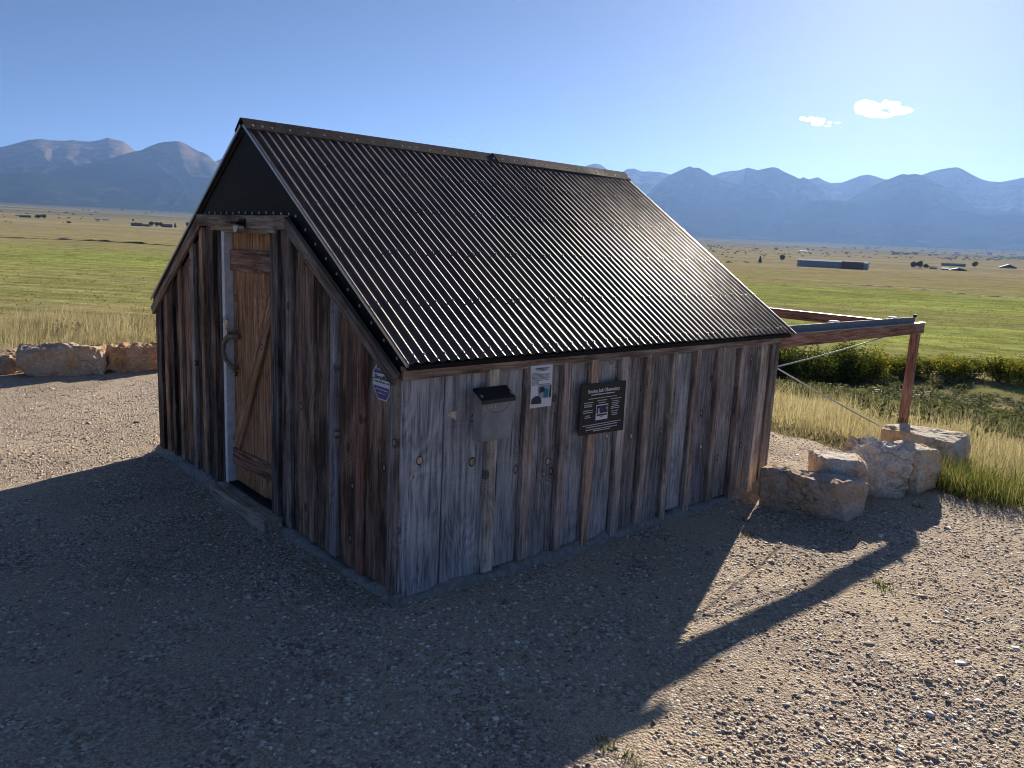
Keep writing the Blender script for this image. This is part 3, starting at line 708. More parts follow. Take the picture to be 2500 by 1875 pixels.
# ---- roof
rd = MB(); th = .03
sy, sz = math.sin(SLOPE), math.cos(SLOPE)
def rp(t, side, off=0):    # point on a roof slope; t 0 eave .. 1 ridge
    y = -EY+(W/2+EY)*t; z = ZE+(ZR-ZE)*t
    y -= sy*off; z += sz*off
    return (y if side == 0 else W-y, z)
e0 = rp(0.004, 0, -.012); r0 = rp(1, 0, 0); e1 = rp(0.004, 1, -.012)
rd.prism([e0, (W/2, ZR-.018), e1, (e1[0], e1[1]-.028), (W/2, ZR-.055), (e0[0], e0[1]-.028)], 'x', XF+.012, XB-.03)
roof = rd.build('roof', M['black_metal'], shed)
PIT, AMP = .0697, .0088
def sheet(x0, x1, side, lift):
    n = int(round((x1-x0)/PIT*10)); xs = np.linspace(x0, x1, n+1); ts = np.linspace(0, .985, 14)
    X, T = np.meshgrid(xs, ts)
    offn = AMP*np.cos(2*np.pi*(X-.087)/PIT)+lift+.0012*fbm(X*2.2, T*6, side, 2, 41)
    edge = .004*noise3(X*9, side*5.0, 0, 8)*(T < .01)
    y = -EY+(W/2+EY)*T-sy*offn+edge; z = ZE+(ZR-ZE)*T+sz*offn
    if side: y = W-y
    v_ = np.stack([X.ravel(), y.ravel(), z.ravel()], 1); id_ = np.arange(X.size).reshape(X.shape)
    q_ = np.stack([id_[:-1, :-1], id_[:-1, 1:], id_[1:, 1:], id_[1:, :-1]], -1).reshape(-1, 4)
    if side: q_ = q_[:, ::-1]
    return np_mesh('roof_sheet', v_, q_, None, True)
nb = 6; wd = (XB-XF)/nb
for side in (0, 1):
    for k in range(nb):
        obj('roof_sheet', sheet(XF+k*wd, min(XF+(k+1)*wd+.05, XB), side, .0125 if k % 2 == 0 else .0137), M['roof'], roof)
m = MB(); nrm0 = (0, -sy, sz); nrm1 = (0, sy, sz)
rows = [(.026, 1.5), (.205, 1.5), (.407, 1.5), (.607, 1.5), (.805, 1.5)]
for side in (0, 1):
    for t_, st in rows:
        k = 0
        while True:
            x = .017+PIT*k
            if x > XB-.02: break
            y_, z_ = rp(t_+random.uniform(-.004, .004), side, .0225)
            screw_geo(m, (x+random.uniform(-.003, .003), y_, z_), nrm0 if side == 0 else nrm1, .0075, .008)
            k += 2 if (k % 5) else 1
tag(m.build('roof_screws', M['screw'], roof), kind='stuff')
# ridge cap, two lapped lengths, folded rusty metal
for (x0, x1, lf) in ((XF-.012, 2.32, .030), (2.27, XB+.012, .034)):
    m = MB(); n = 24; pts_ = []
    for i in range(n+1):
        x = x0+(x1-x0)*i/n; w_ = .0025*float(noise3(x*4, lf*90, 0, 3))
        y0_, z0_ = rp(.958, 0, lf+w_-.006); y1_, z1_ = rp(.958, 1, lf-w_-.006)
        pts_.append([(x, y0_, z0_-.012), (x, y0_, z0_), (x, W/2-.01, ZR+lf+.008), (x, W/2+.01, ZR+lf+.008), (x, y1_, z1_), (x, y1_, z1_-.012)])
    v_ = [p_ for r_ in pts_ for p_ in r_]; f_ = [(i*6+k, i*6+k+1, i*6+k+7, i*6+k+6) for i in range(n) for k in range(5)]
    m.add(v_, f_); cap = m.build('ridge_cap', M['cap'], roof)
    s_ = cap.modifiers.new('thick', 'SOLIDIFY'); s_.thickness = .003
    cs = MB(); x = x0+.05
    m2 = MB()
    while x < x1-.03:
        for side in (0, 1):
            y_, z_ = rp(.968, side, lf+.004); screw_geo(m2, (x, y_, z_), nrm0 if side == 0 else nrm1, .008, .009)
        x += .139 if random.random() < .75 else .07
    tag(m2.build('cap_screws', M['screw'], roof), kind='stuff')
# bright folded edge along both rakes, front and back
for side in (0, 1):
    for xe in (XF, XB):
        m = MB(); a = rp(-.003, side, .012); b = rp(.99, side, .012); a2 = rp(-.003, side, -.008); b2 = rp(.99, side, -.008)
        m.prism([a, b, b2, a2], 'x', xe-.006, xe+.006)
        m.build('edge_flashing', M['galv'], roof)

# ---- door
DX = .04
dm = MB(); dm.box(DX+.022, DX+.035, D0, D1, .10, DT); door = dm.build('door', M['wood'], shed); door.color = (.08, .05, .035, .5)
def dplank(name, y0, y1, z0, z1, d0, t, c):
    o = obj(name, board_mesh(y1-y0-.002, z1-z0, t), M['wood'], door, (DX+.021-d0, (y0+y1)/2, z0), (0, 0, -math.pi/2)); o.color = c; return o
for y0, y1, c in [(2.435, 2.26, (.27, .125, .048, .25)), (2.26, 2.06, (.26, .12, .045, .2)), (2.06, 1.86, (.285, .135, .055, .2)), (1.86, 1.57, (.26, .122, .05, .25))]:
    dplank('plank', y1, y0, .125, 2.11, 0, .02, c)
def dbar(name, ya, za, yb, zb, w, c, d0=.0215, t=.022):
    ln = math.hypot(yb-ya, zb-za); a = math.atan2(zb-za, yb-ya)
    o = obj(name, board_mesh(w, ln, t), M['wood'], door); o.color = c
    zx = Vector((0, math.cos(a), math.sin(a))); yx = Vector((1, 0, 0)); xx = yx.cross(zx)
    x_ = DX+.021-d0
    o.matrix_local = Matrix([[xx[0], yx[0], zx[0], x_], [xx[1], yx[1], zx[1], ya], [xx[2], yx[2], zx[2], za], [0, 0, 0, 1]])
dbar('cross_batten', 1.575, 1.905, 2.43, 1.895, .16, (.17, .078, .044, .5))
dbar('cross_batten', 1.575, .355, 2.43, .325, .135, (.20, .088, .046, .3))
dbar('brace', 2.37, .43, 1.66, 1.70, .125, (.25, .115, .046, .2), d0=.0215, t=.026)
# antler pull, hasp, lock
m = MB(); hp = []
for (y, z, d) in [(2.355, 1.335, .03), (2.372, 1.315, .055), (2.40, 1.285, .075), (2.425, 1.24, .085), (2.425, 1.18, .088), (2.408, 1.12, .08), (2.378, 1.075, .055), (2.345, 1.045, .022)]:
    hp.append((DX-d, y, z))
m.tube(hp, [.017, .024, .021, .017, .0155, .015, .018, .02], 10)
m.tube([(DX-.01, 2.30, 1.305), (DX-.05, 2.33, 1.315), (DX-.066, 2.372, 1.322)], [.02, .021, .017], 8)
m.tube([(DX-.015, 2.31, 1.355), (DX-.05, 2.345, 1.343), (DX-.07, 2.372, 1.32)], [.007, .012, .017], 8)
m.build('handle', M['antler'], door, smooth=True)
m = MB(); m.box(-.029, -.0255, 2.385, 2.475, 1.405, 1.445); m.box(-.052, -.03, 2.40, 2.415, 1.41, 1.44); m.box(-.05, -.046, 2.33, 2.40, 1.40, 1.44); hasp = m.build('hasp', M['galv'], door, bevel=.0015)
m = MB(); m.tube([(-.048, 2.347, 1.415), (-.048, 2.347, 1.37)], .006, 8); m.build('shackle', M['gold'], hasp)
m = MB(); m.box(-.06, -.036, 2.327, 2.367, 1.325, 1.372); m.build('padlock', M['galv'], hasp, bevel=.005, segs=2)
m = MB(); m.tube([(DX-.002, 2.375, 1.005), (DX-.03, 2.375, 1.005), (DX-.034, 2.375, 1.005)], [.014, .016, .01], 12); m.build('keyhole_knob', M['gold'], door, smooth=True)
# frame around the door
fr_e = MB(); fr_e.box(-.0245, .002, 2.436, 2.487, .055, 2.118); fr_e.box(.002, .075, 2.436, 2.452, .055, 2.118)
frame = fr_e.build('door_frame', M['white_paint'], shed, bevel=.002)
o = plank('jamb', front, 'front', 1.528, .113, .055, 2.118, .0, .045, (.07, .058, .05, .8))
o = obj('header_board', board_mesh(.04, 1.12, .03), M['wood'], front); o.color = (.24, .2, .16, .3)
o.matrix_local = Matrix([[0, 1, 0, -.022], [0, 0, 1, 1.50], [1, 0, 0, 2.137-.0], [0, 0, 0, 1]])
m = MB(); m.box(-.05, .02, 1.60, 2.40, 2.108, 2.116); m.build('drip_edge', M['concrete'], frame)
m = MB(); m.box(-.02, .09, 1.585, 2.436, .085, .112); m.build('sill', M['mat_rubber'], frame, bevel=.003)

# ---- things fixed to or standing by the shed
st = obj('timber_step', board_mesh(.135, 1.03, .115, wob=.004), M['wood'])
st.color = (.26, .20, .145, .25)
st.matrix_world = Matrix([[1, 0, 0, -.09], [0, 0, 1, 1.462], [0, -1, 0, -.012], [0, 0, 0, 1]])
tag(st, 'grey timber step lying on the gravel before the shed door', 'step')

lamp = empty('wall_lamp', (-.08, 1.95, 2.155)); tag(lamp, 'small silver half-round lamp fixed over the shed door', 'lamp')
m = MB(); m.box(-.012, .0, -.055, .055, -.012, .05); m.build('housing', M['black_metal'], lamp, bevel=.004)
m = MB(); n = 12
pts_ = [(-.013, .05*math.cos(math.pi*k/n), -.062*math.sin(math.pi*k/n)) for k in range(n+1)]
m.add([(-.013, y, z) for _, y, z in pts_]+[(-.055, y*.8, z*.75) for _, y, z in pts_], [(k, k+1, n+2+k, n+1+k) for k in range(n)]+[tuple(range(n+1, 2*n+2)), (0, n, 2*n+1, n+1)])
m.build('reflector', M['galv'], lamp, smooth=False)
m = MB(); m.box(-.07, -.0125, -.05, .05, .012, .03); m.build('hood', M['black_metal'], lamp, bevel=.003)

FONT = bpy.data.curves.new('f', 'FONT').font
def text(s_, size, mat, parent, mtx, name='lettering', align='CENTER', width=None, bold=0.0):
    cu = bpy.data.curves.new('txt', 'FONT'); cu.body = s_; cu.size = size; cu.align_x = align; cu.extrude = .0004; cu.resolution_u = 3; cu.offset = bold
    ob = bpy.data.objects.new('txt', cu); col.objects.link(ob)
    dg = bpy.context.evaluated_depsgraph_get(); me = bpy.data.meshes.new_from_object(ob.evaluated_get(dg))
    bpy.data.objects.remove(ob)
    if width:
        xs = [v.co.x for v in me.vertices]; k = width/(max(xs)-min(xs))
        for v in me.vertices: v.co.x *= k
    me.materials.clear()
    o = obj(name, me, mat, parent); o.matrix_local = mtx; return o
def side_mtx(x, z, d): return Matrix([[1, 0, 0, x], [0, 0, -1, -d], [0, 1, 0, z], [0, 0, 0, 1]])     # text reads along +X, faces -Y
def front_mtx(y, z, d): return Matrix([[0, 0, -1, -d], [-1, 0, 0, y], [0, 1, 0, z], [0, 0, 0, 1]])    # text reads along -Y, faces -X
def print_lines(name, mat, parent, specs, base, d, kind='side'):
    """rows of tiny unreadable print: broken strokes, one flat mesh"""
    m = MB()
    for (a0, a1, z, h) in specs:
        x = a0
        while x < a1:
            w = random.uniform(.006, .02); w = min(w, a1-x)
            m.box(x, x+w, -d-.0003, -d+.0003, z-h*random.uniform(.35, .5), z+h*random.uniform(.35, .5)); x += w+random.uniform(.002, .004)
    o = m.build(name, mat, parent); o.location = base; return o

# observatory notice
sg = empty('notice_board', (1.632, -.0625, .84)); tag(sg, 'square black notice board with white lettering on the shed side', 'sign')
m = MB(); m.add([(-.232, -.006, .013), (.234, -.006, -.002), (.228, -.006, .362), (-.234, -.006, .370), (-.232, 0, .013), (.234, 0, -.002), (.228, 0, .362), (-.234, 0, .370)],
                [(0, 1, 2, 3), (7, 6, 5, 4), (0, 4, 5, 1), (1, 5, 6, 2), (2, 6, 7, 3), (3, 7, 4, 0)]); m.build('panel', M['sign_black'], sg)
text('Smokey Jack Observatory', .036, M['white_print'], sg, side_mtx(-.002, .303, .0072), width=.33, bold=.0006)
psm = print_lines('small_print', M['white_print'], sg, [(-.13, .11, .288, .008), (-.155, .135, .262, .005), (-.20, -.105, .237, .006), (-.195, -.115, .221, .006), (-.195, -.115, .209, .006), (-.20, -.108, .182, .006), (-.205, -.105, .168, .006), (-.18, -.135, .145, .006), (-.185, -.125, .132, .006),
            (-.065, .035, .243, .006), (-.05, .02, .227, .006), (.075, .185, .243, .006), (.095, .165, .226, .006), (.085, .17, .213, .006), (.095, .155, .2, .006), (.085, .17, .187, .006), (.08, .175, .174, .006), (.085, .16, .154, .006), (.095, .15, .139, .006), (.095, .155, .126, .006),
            (-.2, .195, .077, .006), (-.16, .16, .062, .006), (-.165, .16, .044, .006), (-.09, .09, .031, .006)], (0, 0, 0), .0072); tag(psm, kind='stuff')
m = MB(); m.box(-.073, .05, -.0078, -.0064, .105, .213); pic = m.build('picture', M['paper'], sg)
m = MB(); m.box(-.069, .046, -.0088, -.0079, .152, .206); m.build('night_sky_print', M['navy'], pic)
m = MB(); m.box(-.052, -.042, -.0096, -.0089, .160, .188); m.box(-.056, -.036, -.0096, -.0089, .156, .165); m.box(.032, .04, -.0096, -.0089, .178, .192); tag(m.build('star_trail_print', M['paper'], pic), kind='stuff')
m = MB(); m.box(-.064, .042, -.0086, -.0079, .134, .145); m.box(-.03, .005, -.0086, -.0079, .126, .131); tag(m.build('caption_print', M['ink'], pic), kind='stuff')

# paper notice
pn = empty('paper_notice', (1.022, -.0625, 1.096)); tag(pn, 'white printed paper notice with small pictures under the eave', 'notice')
m = MB(); n = 6; vs_ = []
for i in range(n+1):
    f = i/n; vs_ += [(-.095, -.004-.004*math.sin(f*5), f*.274), (.095, -.004-.003*math.sin(f*4+1), f*.274)]
m.add(vs_, [(2*i, 2*i+1, 2*i+3, 2*i+2) for i in range(n)]); sh = m.build('sheet', M['paper'], pn); s_ = sh.modifiers.new('thick', 'SOLIDIFY'); s_.thickness = .0015; s_.offset = -1
L_ = [(-.066, .058, .255, .006), (-.056, .05, .247, .005), (-.03, .03, .24, .004)]
for z in (.226, .216, .21, .202, .194, .188, .178, .172, .164, .158, .150): L_.append((-.088, random.choice([.07, .075, -.03, .06]), z, .003))
tag(print_lines('print', M['ink'], pn, L_, (0, 0, 0), .0092), kind='stuff')
m = MB(); m.box(-.026, .085, -.0108, -.0092, .058, .142); ph = m.build('photo', M['photo_light'], pn)
m = MB(); m.prism([(-.088, .028), (0, .024), (0, .05), (-.02, .075), (-.05, .078), (-.085, .06)], 'y', -.0112, -.0094); m.build('photo', M['photo_dark'], pn)
m = MB(); m.prism([(-.022, .096), (.012, .1), (.03, .112), (.012, .136), (-.022, .132)], 'y', -.0116, -.0109); m.prism([(.066, .062), (.083, .062), (.083, .14), (.072, .138)], 'y', -.0116, -.0109); m.build('dark_print', M['photo_dark'], ph)
m = MB(); m.prism([(.018, .062), (.055, .062), (.06, .11), (.046, .122), (.026, .118), (.014, .095)], 'y', -.0116, -.0109); m.build('blue_print', M['teal'], ph)

# brochure box
bx = empty('brochure_box', (.588, -.0625, .955)); tag(bx, 'clear plastic brochure box with slanted black lid on the shed side', 'box')
bw_ = .118; bd = .085
m = MB(); th_ = .003
m.box(-bw_, bw_, -bd, -bd+th_, 0, .25); m.box(-bw_, -bw_+th_, -bd+th_, 0, 0, .285); m.box(bw_-th_, bw_, -bd+th_, 0, 0, .285); m.box(-bw_+th_, bw_-th_, -bd+th_, 0, 0, th_); m.box(-bw_+th_, bw_-th_, -.004, -.001, th_, .285)
body = m.build('body', M['plexi'], bx)
m = MB(); m.prism([(-.004, .315), (-bd-.014, .256), (-bd-.014, .232), (-bd-.006, .232), (-bd-.006, .249), (-.004, .301)], 'x', -bw_-.014, bw_+.014); m.build('lid', M['plastic_black'], bx, bevel=.0015)
for x_ in (-.055, -.02): m = MB(); m.tube([(x_, -bd-.001, .208), (x_, -bd-.004, .208)], .005, 8); m.build('rivet', M['screw'], body)
m = MB(); m.tube([(bw_*.86*math.sin(a), -bd-.0012, .25-.08*math.cos(a)) for a in np.linspace(-1.45, 1.45, 20)], .0011, 5); m.build('finger_notch', M['ink'], body)
m = MB(); m.box(-.002, .008, -bd-.0012, -bd-.0002, .01, .17); m.build('seam', M['plexi'], body)

# security sign, its right side tucked behind corner trim
ss = empty('security_sign', (-.0225, .176, 1.20)); tag(ss, 'purple and white eight-sided security sign tucked behind the corner trim', 'sign')
# local Y is world Y; octagon seen from -X
oc = [(.091, .075), (.091, .160), (.028, .232), (-.06, .232), (-.098, .19), (-.098, .06), (-.075, .012), (.035, .012)]
oc = [(.091, .080), (.091, .158), (.03, .228), (-.02, .228), (-.0885, .17), (-.0885, .045), (-.06, .004), (.03, .004)]
m = MB(); m.prism(oc, 'x', -.0035, -.0005); m.build('panel', M['white_print'], ss)
def inset(poly, k):
    c = Vector((sum(p_[0] for p_ in poly)/len(poly), sum(p_[1] for p_ in poly)/len(poly)))
    return [tuple(c+(Vector(p_)-c)*(1-k)) for p_ in poly]
oi_ = inset(oc, .07)
m = MB(); m.prism([oi_[1], oi_[2], oi_[3], (-.0825, .168), (-.0825, .160)], 'x', -.0045, -.0036); m.build('upper_band', M['purple'], ss)
m = MB(); m.prism([oi_[0], (-.0825, .082), (-.0825, .05), oi_[6], oi_[7]], 'x', -.0045, -.0036); m.build('lower_band', M['purple'], ss)
text('Protected by', .021, M['white_print'], ss, front_mtx(.0, .176, .0049), width=.115)
text('SimpliSafe', .036, M['ink'], ss, front_mtx(-.022, .124, .0042), width=.19, bold=.0011)
text('HOME SECURITY SYSTEMS', .013, M['ink'], ss, front_mtx(-.025, .103, .0042), width=.205, bold=.0004)
text('24/7 Police Dispatch', .0155, M['white_print'], ss, front_mtx(-.008, .060, .0049), width=.13)
text('simplisafe.com', .013, M['white_print'], ss, front_mtx(-.01, .040, .0049), width=.085)
m = MB(); m.tube([(-.0036, .082, .121), (-.006, .082, .121)], .004, 8); m.build('nail', M['ink'], ss)

# ---- roll-off rail frame behind the shed
fr = empty('rail_frame', (7.2, 0, -.05)); tag(fr, 'red-brown timber rail frame with steel track on a post behind the shed', 'frame')
RB = (.20, .092, .06, .12); RBD = (.13, .062, .045, .2)
def beam(name, p0, p1, w, h, c, parent=fr, mat=None):
    p0 = Vector(p0); p1 = Vector(p1); d = p1-p0; z = d.normalized(); x = Vector((0, 0, 1)).cross(z)
    x = Vector((1, 0, 0)) if x.length < .1 else x.normalized(); y = z.cross(x)
    me = board_mesh(w, d.length, h, wob=.0015)
    for v in me.vertices: v.co.y += h/2
    o = obj(name, me, mat or M['beam'], parent); o.color = c
    ml = Matrix([[x[0], y[0], z[0], p0[0]], [x[1], y[1], z[1], p0[1]], [x[2], y[2], z[2], p0[2]], [0, 0, 0, 1]])
    o.matrix_parent_inverse = Matrix.Identity(4); o.matrix_local = Matrix.Translation(-Vector(fr.location)) @ ml if parent == fr else ml
    return o
for yb in (.022, W-.022):
    beam('rail_beam', (L+.005, yb, 1.362), (7.32, yb, 1.362), .04, .122, RB)
beam('end_beam', (7.295, .044, 1.352), (7.295, W-.044, 1.352), .04, .115, RBD)
for yb in (.042, W-.042):
    beam('post', (7.19, yb, -.25), (7.19, yb, 1.298), .085, .085, RB)
for s_, yb in ((1, .0), (-1, W)):
    m = MB(); y0, y1 = sorted((yb-s_*.004, yb+s_*.05)); m.box(L+.06, 7.325, y0, y1, 1.4245, 1.4295)
    o = m.build('steel_track', M['galv'], fr); o.location = -Vector(fr.location)
    m = MB(); y2, y3 = sorted((yb+s_*.045, yb+s_*.05)); m.box(L+.06, 7.13, y2, y3, 1.43, 1.495)
    o = m.build('track_web', M['track'], fr); o.location = -Vector(fr.location)
m = MB(); m.box(7.272, 7.318, .06, W-.06, 1.411, 1.4145); o = m.build('flashing', M['galv'], fr); o.location = -Vector(fr.location)
m = MB(); m.box(7.10, 7.125, .03, .06, 1.496, 1.525); o = m.build('end_stop', M['black_metal'], fr); o.location = -Vector(fr.location)
m = MB(); m.tube([(7.32, .02, 1.40), (7.36, .02, 1.40)], .008, 6); o = m.build('eye_bolt', M['black_metal'], fr); o.location = -Vector(fr.location)
for xc in (5.22, 6.60):
    m = MB(); m.tube([(xc, .085, 1.43), (xc, .085, 1.49)], .012, 8); m.tube([(xc, .085, 1.49), (xc, .085, 1.497), (xc, .085, 1.507)], [.056, .058, .045], 20)
    o = m.build('round_cap', M['white_print'], fr); o.location = -Vector(fr.location)
for k, (a, b) in enumerate((((3.93, -.012, 1.16), (6.93, -.012, .12)), ((3.93, -.004, 1.128), (6.25, .01, 1.302)))):
    m = MB(); pts_ = [Vector(a).lerp(Vector(b), i/10)+Vector((0, 0, -.012*math.sin(math.pi*i/10))) for i in range(11)]
    m.tube(pts_, .0065, 6); o = m.build('brace_cable', M['galv'], fr); o.location = -Vector(fr.location)

# ------------------------------------------------------------------ boulders
def boulder_mesh(dx, dy, dz, seed, rough=.06, cuts=9, power=4.0):
    """angular block: hull of a jittered box, edges chipped, then subdivided and roughened"""
    r_ = np.random.default_rng(seed); bm = bmesh.new(); jt = .55/power
    for sx in (-1, 1):
        for sy_ in (-1, 1):
            for sz_ in (-1, 1):
                p = np.array([sx, sy_, sz_])*(1-np.abs(r_.normal(0, jt, 3)).clip(0, .5)); bm.verts.new(p)
    for k in range(cuts+4):
        p = r_.uniform(-1, 1, 3); ax = r_.integers(0, 3); p[ax] = np.sign(p[ax])*r_.uniform(.9, 1.04); p = p*.92; bm.verts.new(p)
    res = bmesh.ops.convex_hull(bm, input=bm.verts[:])
    bmesh.ops.delete(bm, geom=[v for v in bm.verts if not v.link_faces], context='VERTS')
    for v in bm.verts: v.co = Vector((v.co.x*dx/2, v.co.y*dy/2, v.co.z*dz/2))
    bmesh.ops.recalc_face_normals(bm, faces=bm.faces[:])
    bmesh.ops.bevel(bm, geom=bm.edges[:], offset=min(dx, dy, dz)*.03, segments=1, profile=.5, affect='EDGES', clamp_overlap=True)
    bmesh.ops.triangulate(bm, faces=bm.faces[:])
    for it in range(6):
        lim = max(dx, dz)*.045; es = [e for e in bm.edges if e.calc_length() > lim]
        if not es or len(bm.verts) > 3500: break
        bmesh.ops.subdivide_edges(bm, edges=es, cuts=1); bmesh.ops.triangulate(bm, faces=[f for f in bm.faces if len(f.verts) > 3])
    bm.normal_update()
    P_ = np.array([v.co[:] for v in bm.verts]); D = np.array([v.normal[:] for v in bm.verts]); mean = (dx+dy+dz)/3
    off = rough*mean*(.8*fbm(P_[:, 0]*3+seed, P_[:, 1]*3, P_[:, 2]*3, 2, seed)+.55*fbm(P_[:, 0]*10, P_[:, 1]*10+seed, P_[:, 2]*10, 4, seed+3)+.5*fbm(P_[:, 0]*26, P_[:, 1]*26+seed, P_[:, 2]*26, 3, seed+5)*.5-.5*np.maximum(0, fbm(P_[:, 0]*5, P_[:, 1]*5, P_[:, 2]*14+seed, 3, seed+7)))
    for v, o_, d_ in zip(bm.verts, off, D): v.co += Vector(d_*o_)
    me = bpy.data.meshes.new('boulder'); bm.to_mesh(me); bm.free()
    me.update(); return me
def boulder(u0, u1, vt, vb, depth, label, seed, colr, group, rough=.06, cuts=9, power=4.0, yaw=0., tilt=0., zg0=0.0):
    uc = (u0+u1)/2; d = ray(uc, vb); s = (zg0-CAM[2])/d[2]; p = CAM+d*s
    w = (u1-u0)*s/FPX; h = (vb-vt)*s/FPX*.86
    view = math.atan2(d[1], d[0])
    hd = np.array([math.cos(view), math.sin(view), 0]); dz = h*1.2; w *= .88; depth *= .85
    dep = depth
    c = p+hd*(dep*.42); c[2] = zg0+h/2-.06*h
    o = obj('boulder', boulder_mesh(w*1.06, dep, dz, seed, rough, cuts, power), M['boulder'], None, tuple(c), (tilt, 0, view-math.pi/2+yaw)); o.color = (*colr, 1)
    return tag(o, label, 'boulder', group)
GRr = 'boulders beside the rail post'; GRl = 'boulders along the far gravel edge'
boulder(1860, 2094, 1152, 1258, .50, 'long reddish-grey boulder lying nearest the shed corner', 31, (.62, .53, .45), GRr, .08, 9, 2.0, -.22, .06)
boulder(1966, 2122, 1110, 1240, .42, 'squarish grey boulder wedged behind the nearest long boulder', 85, (.78, .71, .63), GRr, .07, 9, 2.0, .3, -.08)
boulder(2036, 2196, 1074, 1212, .46, 'rough pale knobbly boulder in the middle of the pile', 43, (.85, .80, .71), GRr, .20, 9, 1.7, .3)
boulder(2158, 2268, 1084, 1200, .58, 'narrow upright tan boulder touching the green grass', 57, (.82, .73, .58), GRr, .09, 9, 1.9, -.5, .14)
boulder(2150, 2346, 1054, 1128, .62, 'broad flat-topped boulder at the foot of the red-brown post', 15, (.80, .71, .57), GRr, .06, 8, 2.8, -.2)
boulder(-120, 54, 870, 916, .6, 'tan boulder cut off by the left edge of the photo', 24, (.60, .48, .37), GRl, .10, 16, 1.2, .3, .15)
boulder(58, 250, 846, 918, .62, 'long rounded brown boulder, middle one beside the dry grass', 61, (.60, .48, .37), GRl, .10, 18, 1.25, -.2)
boulder(256, 442, 838, 908, .6, 'orange-brown jagged boulder partly hidden by the shed corner', 72, (.60, .41, .27), GRl, .17, 14, 1.4, .2, .12)

# ------------------------------------------------------------------ loose stones
def stones(name, n, sampler, smin, smax, seed, power=2.6):
    r_ = np.random.default_rng(seed); x, y = sampler(r_, n); n = len(x)
    base = np.array([[-1, -1, -1], [1, -1, -1], [1, 1, -1], [-1, 1, -1], [-1, -1, 1], [1, -1, 1], [1, 1, 1], [-1, 1, 1]], float)*.5
    V = base[None]*(1+.55*r_.uniform(-1, 1, (n, 8, 3)))
    top = V[:, 4:, :2]*.72; V[:, 4:, :2] = top
    sz_ = smin+(smax-smin)*r_.random(n)**power
    dims = np.stack([sz_*r_.uniform(.7, 1.5, n), sz_*r_.uniform(.6, 1.1, n), sz_*r_.uniform(.22, .5, n)], 1)
    V = V*dims[:, None, :]
    a = r_.uniform(0, 2*np.pi, n); b = r_.normal(0, .3, n)
    cb, sb_ = np.cos(b), np.sin(b); vx = V[..., 0]*cb[:, None]-V[..., 2]*sb_[:, None]; vz = V[..., 0]*sb_[:, None]+V[..., 2]*cb[:, None]
    ca, sa = np.cos(a), np.sin(a); X = vx*ca[:, None]-V[..., 1]*sa[:, None]; Y = vx*sa[:, None]+V[..., 1]*ca[:, None]
    z = pad_z(x, y)+dims[:, 2]*.0
    P = np.stack([X+x[:, None], Y+y[:, None], vz+z[:, None]], -1).reshape(-1, 3)
    F = np.array([(0, 3, 2, 1), (4, 5, 6, 7), (0, 1, 5, 4), (1, 2, 6, 5), (2, 3, 7, 6), (3, 0, 4, 7)])
    Q = (F[None]+(np.arange(n)*8)[:, None, None]).reshape(-1, 4)
    o = obj(name, np_mesh(name, P, Q), M['stone']); return tag(o, kind='stuff')
def in_view(x, y, z=0.0, m=120):
    d = np.stack([x-CAM[0], y-CAM[1], np.full(np.shape(x), z)-CAM[2]], -1); f_ = d@FW
    u = 1250+FPX*(d@RT)/f_; v = 937.5-FPX*(d@UP)/f_
    return (f_ > .2) & (u > -m) & (u < 2500+m) & (v < 1875+m)
def samp_near(r_, n):
    # density falls with distance so that stones keep about the same size in the picture
    k = int(n*6); d = 1.5+10.5*r_.random(k)**1.25; a = r_.uniform(math.radians(5), math.radians(95), k)
    x = CAM[0]+d*np.cos(a); y = CAM[1]+d*np.sin(a)
    ok = in_view(x, y, 0, 200) & (pad_dist(x, y) < .1) & ~((x > -.02) & (x < L+.02) & (y > -.02) & (y < W+.02))
    ok &= (.55*fbm(x/.5, y/.5, 0, 3, 66)+.6*fbm(x/1.7, y/1.7, 0, 2, 67) > -.22+.3*r_.uniform(-1, 1, k))
    return x[ok][:n], y[ok][:n]
stones('gravel', 98000, samp_near, .005, .024, 5, 2.8)
stones('loose_pebbles', 500, samp_near, .022, .055, 6, 3.5)

# ------------------------------------------------------------------ grass and shrubs
def blades(name, x, y, z, h, w, mat, seed, lean=.35, wind=(.25, .1)):
    r_ = np.random.default_rng(seed); n = len(x); a = r_.uniform(0, 2*np.pi, n)
    dx, dy = np.cos(a), np.sin(a); la = r_.uniform(0, 2*np.pi, n); lm = np.abs(r_.normal(0, lean, n))*h
    lx = np.cos(la)*lm+wind[0]*h*.5; ly = np.sin(la)*lm+wind[1]*h*.5
    def pt(f, s, k): return np.stack([x+lx*f**1.7+dx*w*s*k, y+ly*f**1.7+dy*w*s*k, z+h*f*(1-.12*f)], 1)
    P = np.stack([pt(0., -1, .5), pt(0., 1, .5), pt(.55, -1, .4), pt(.55, 1, .4), pt(1., 0, 0)], 1).reshape(-1, 3)
    b = np.arange(n)*5
    Q = np.stack([b, b+1, b+3, b+2], 1); T = np.stack([b+2, b+3, b+4], 1)
    return tag(obj(name, np_mesh(name, P, Q, T), mat), kind='stuff')
def clumped(n, x0, x1, y0, y1, cl, spread, r_):
    k = max(1, n//cl); cx = r_.uniform(x0, x1, k); cy_ = r_.uniform(y0, y1, k); i = r_.integers(0, k, n)
    s = spread*r_.uniform(.4, 1.3, k)[i]
    return cx[i]+r_.normal(0, 1, n)*s, cy_[i]+r_.normal(0, 1, n)*s
